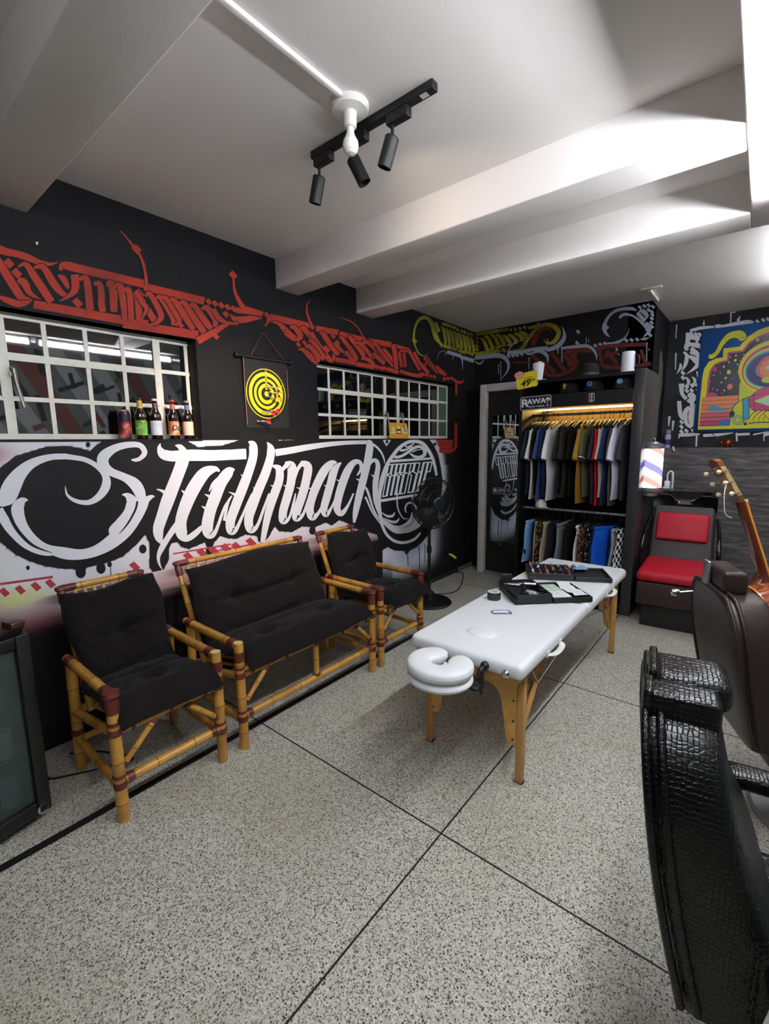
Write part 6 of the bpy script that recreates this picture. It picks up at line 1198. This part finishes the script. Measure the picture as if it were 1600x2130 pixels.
# ================================================================ guitar leaning at the right edge
def guitar():
    N0=Vector((-.046,2.45,1.285)); D=Vector((.105,0.0,-.318)).normalized(); W=Vector((-.5,.86,.0)); W=(W-D*W.dot(D)).normalized(); B=D.cross(W).normalized()
    if B.x>0: B=-B        # towards the back of the instrument
    t=thing('guitar','brown classical guitar leaning upright in the dark brown barber chair at the right edge','guitar',tuple(N0+D*.92))
    O=Vector(t.location); P=lambda d,w,b_: tuple(N0+D*d+W*w+B*b_-O)
    m_gb=mat('guitar back','#6b2b12',.12,spec=.6,coat=.8,var=(5,'#8a4018',.35,.7)); m_gt=mat('guitar top','#c98a3e',.2,coat=.6); m_bnd=mat('guitar binding','#d8872a',.25,coat=.5); m_eb=mat('ebony','#17110d',.35); m_mah=mat('mahogany','#4f200f',.2,coat=.6); m_hd=mat('head brass','#b59a5a',.4,metal=.3); m_ivory=mat('tuner ivory','#d9cda6',.35)
    prof=[(.0,.045),(.012,.085),(.04,.12),(.09,.138),(.14,.132),(.19,.118),(.225,.115),(.27,.128),(.33,.165),(.39,.182),(.44,.168),(.475,.12),(.488,.05)]
    d0=.345; Q=bez([(a,b_) for a,b_ in prof],4); out=[(d0+q[0],q[1]) for q in Q]+[(d0+q[0],-q[1]) for q in Q[::-1]]; n=len(out)
    b=MB(); b.add([P(d,w,0) for d,w in out]+[P(d,w,.09) for d,w in out],[(i,(i+1)%n,n+(i+1)%n,n+i) for i in range(n)]); b.build('ribs',m_gb,t,sharp=60)
    b=MB(); b.add([P(d,w,.0905) for d,w in out],[tuple(range(n))]); b.build('back',m_gb,t); b=MB(); b.add([P(d,w,-.0005) for d,w in out],[tuple(range(n))]); b.add([P(d0+.165+.044*math.cos(q*PI/14),.044*math.sin(q*PI/14),-.001) for q in range(28)],[tuple(range(28))],1); b.build('soundboard',[m_gt,m_eb],t)
    for z in (0.,.09):
        b=MB(); b.tube([P(d,w,z) for d,w in out],.004,6,closed=True); b.build('binding',m_bnd,t)
    b=MB(); b.grid(lambda u,v:P(.345*v+.0,(.026+.004*v)*math.cos(PI*u),.004+(.021+.003*v+.05*max(0,(v-.86)/.14)**2)*math.sin(PI*u)),14,24); b.build('neck',m_mah,t,sharp=80)
    b=MB(); 
    V=[P(0,-.026,.003),P(0,.026,.003),P(.50,.031,.003),P(.50,-.031,.003),P(0,-.026,-.004),P(0,.026,-.004),P(.50,.031,-.004),P(.50,-.031,-.004)]; b.add(V,[(0,1,2,3),(4,5,6,7),(0,1,5,4),(1,2,6,5),(2,3,7,6),(3,0,4,7)]); b.build('fretboard',m_eb,t,sharp=20)
    b=MB(); b.tube([P(d,-.028-.003*d/.5,-.0) for d in (0,.17,.345)],.0042,6); b.build('neck_binding',m_bnd,t)
    b=MB(); b.tube([P(-.002,-.027,-.004),P(-.002,.027,-.004)],.005,8); b.build('nut',m_ivory,t)
    H=[(0,-.026),(-.02,-.034),(-.19,-.037),(-.20,-.02),(-.205,0),(-.20,.02),(-.19,.037),(-.02,.034),(0,.026)]; bk=lambda d:.004-.22*d
    b=MB(); k=len(H); b.add([P(d,w,bk(d)) for d,w in H]+[P(d,w,bk(d)+.02) for d,w in H],[tuple(range(k)),tuple(range(k,2*k))]+[(i,(i+1)%k,k+(i+1)%k,k+i) for i in range(k)])
    b.build('headstock',mat('headstock wood','#7c431c',.25,coat=.5),t,sharp=30)
    b=MB()
    for s in (-1,1): b.add([P(-.03,s*.0375,bk(-.03)+.001),P(-.165,s*.0385,bk(-.165)+.001),P(-.165,s*.0385,bk(-.165)+.019),P(-.03,s*.0375,bk(-.03)+.019)],[(0,1,2,3)])
    b.build('machine_plate',m_hd,t,sharp=20)
    for s in (-1,1):
        for k in range(3):
            d=-.045-.05*k; b=MB(); b.tube([P(d,s*.036,bk(d)+.01),P(d,s*.052,bk(d)+.012),P(d,s*.054,bk(d)+.035)],.0028,8,1); b.tube([P(d-.002,s*.054,bk(d)+.034),P(d-.002,s*.054,bk(d)+.042),P(d-.002,s*.054,bk(d)+.05)],[.006,.010,.006],10,0); b.build('tuning_peg',[m_ivory,m_chrome],t)
    for k in range(6):
        b=MB(); w=-.019+.0076*k; b.tube([P(-.05-.05*(k%3),w*.5,bk(-.06)),P(0,w,-.007),P(.73,w*1.3,-.012)],.0008,5); b.build('string',m_steel,t)
    b=MB(); b.tube([tuple(q) for q in bez([P(-.10,-.04,.05),P(-.06,-.075,.09),P(0.02,-.075,.11),P(.05,-.06,.085)],5)],.0018,6); b.build('loose_string_end',m_ivory,t)
    b=MB(); V=[P(.70,-.09,-.001),P(.70,.09,-.001),P(.728,.09,-.001),P(.728,-.09,-.001),P(.705,-.085,-.010),P(.705,.085,-.010),P(.724,.085,-.010),P(.724,-.085,-.010)]; b.add(V,[(0,1,2,3),(4,5,6,7),(0,1,5,4),(1,2,6,5),(2,3,7,6),(3,0,4,7)]); b.build('bridge',m_eb,t,sharp=20)
    end=N0+D*.835; return t,end
gt,ge=guitar()
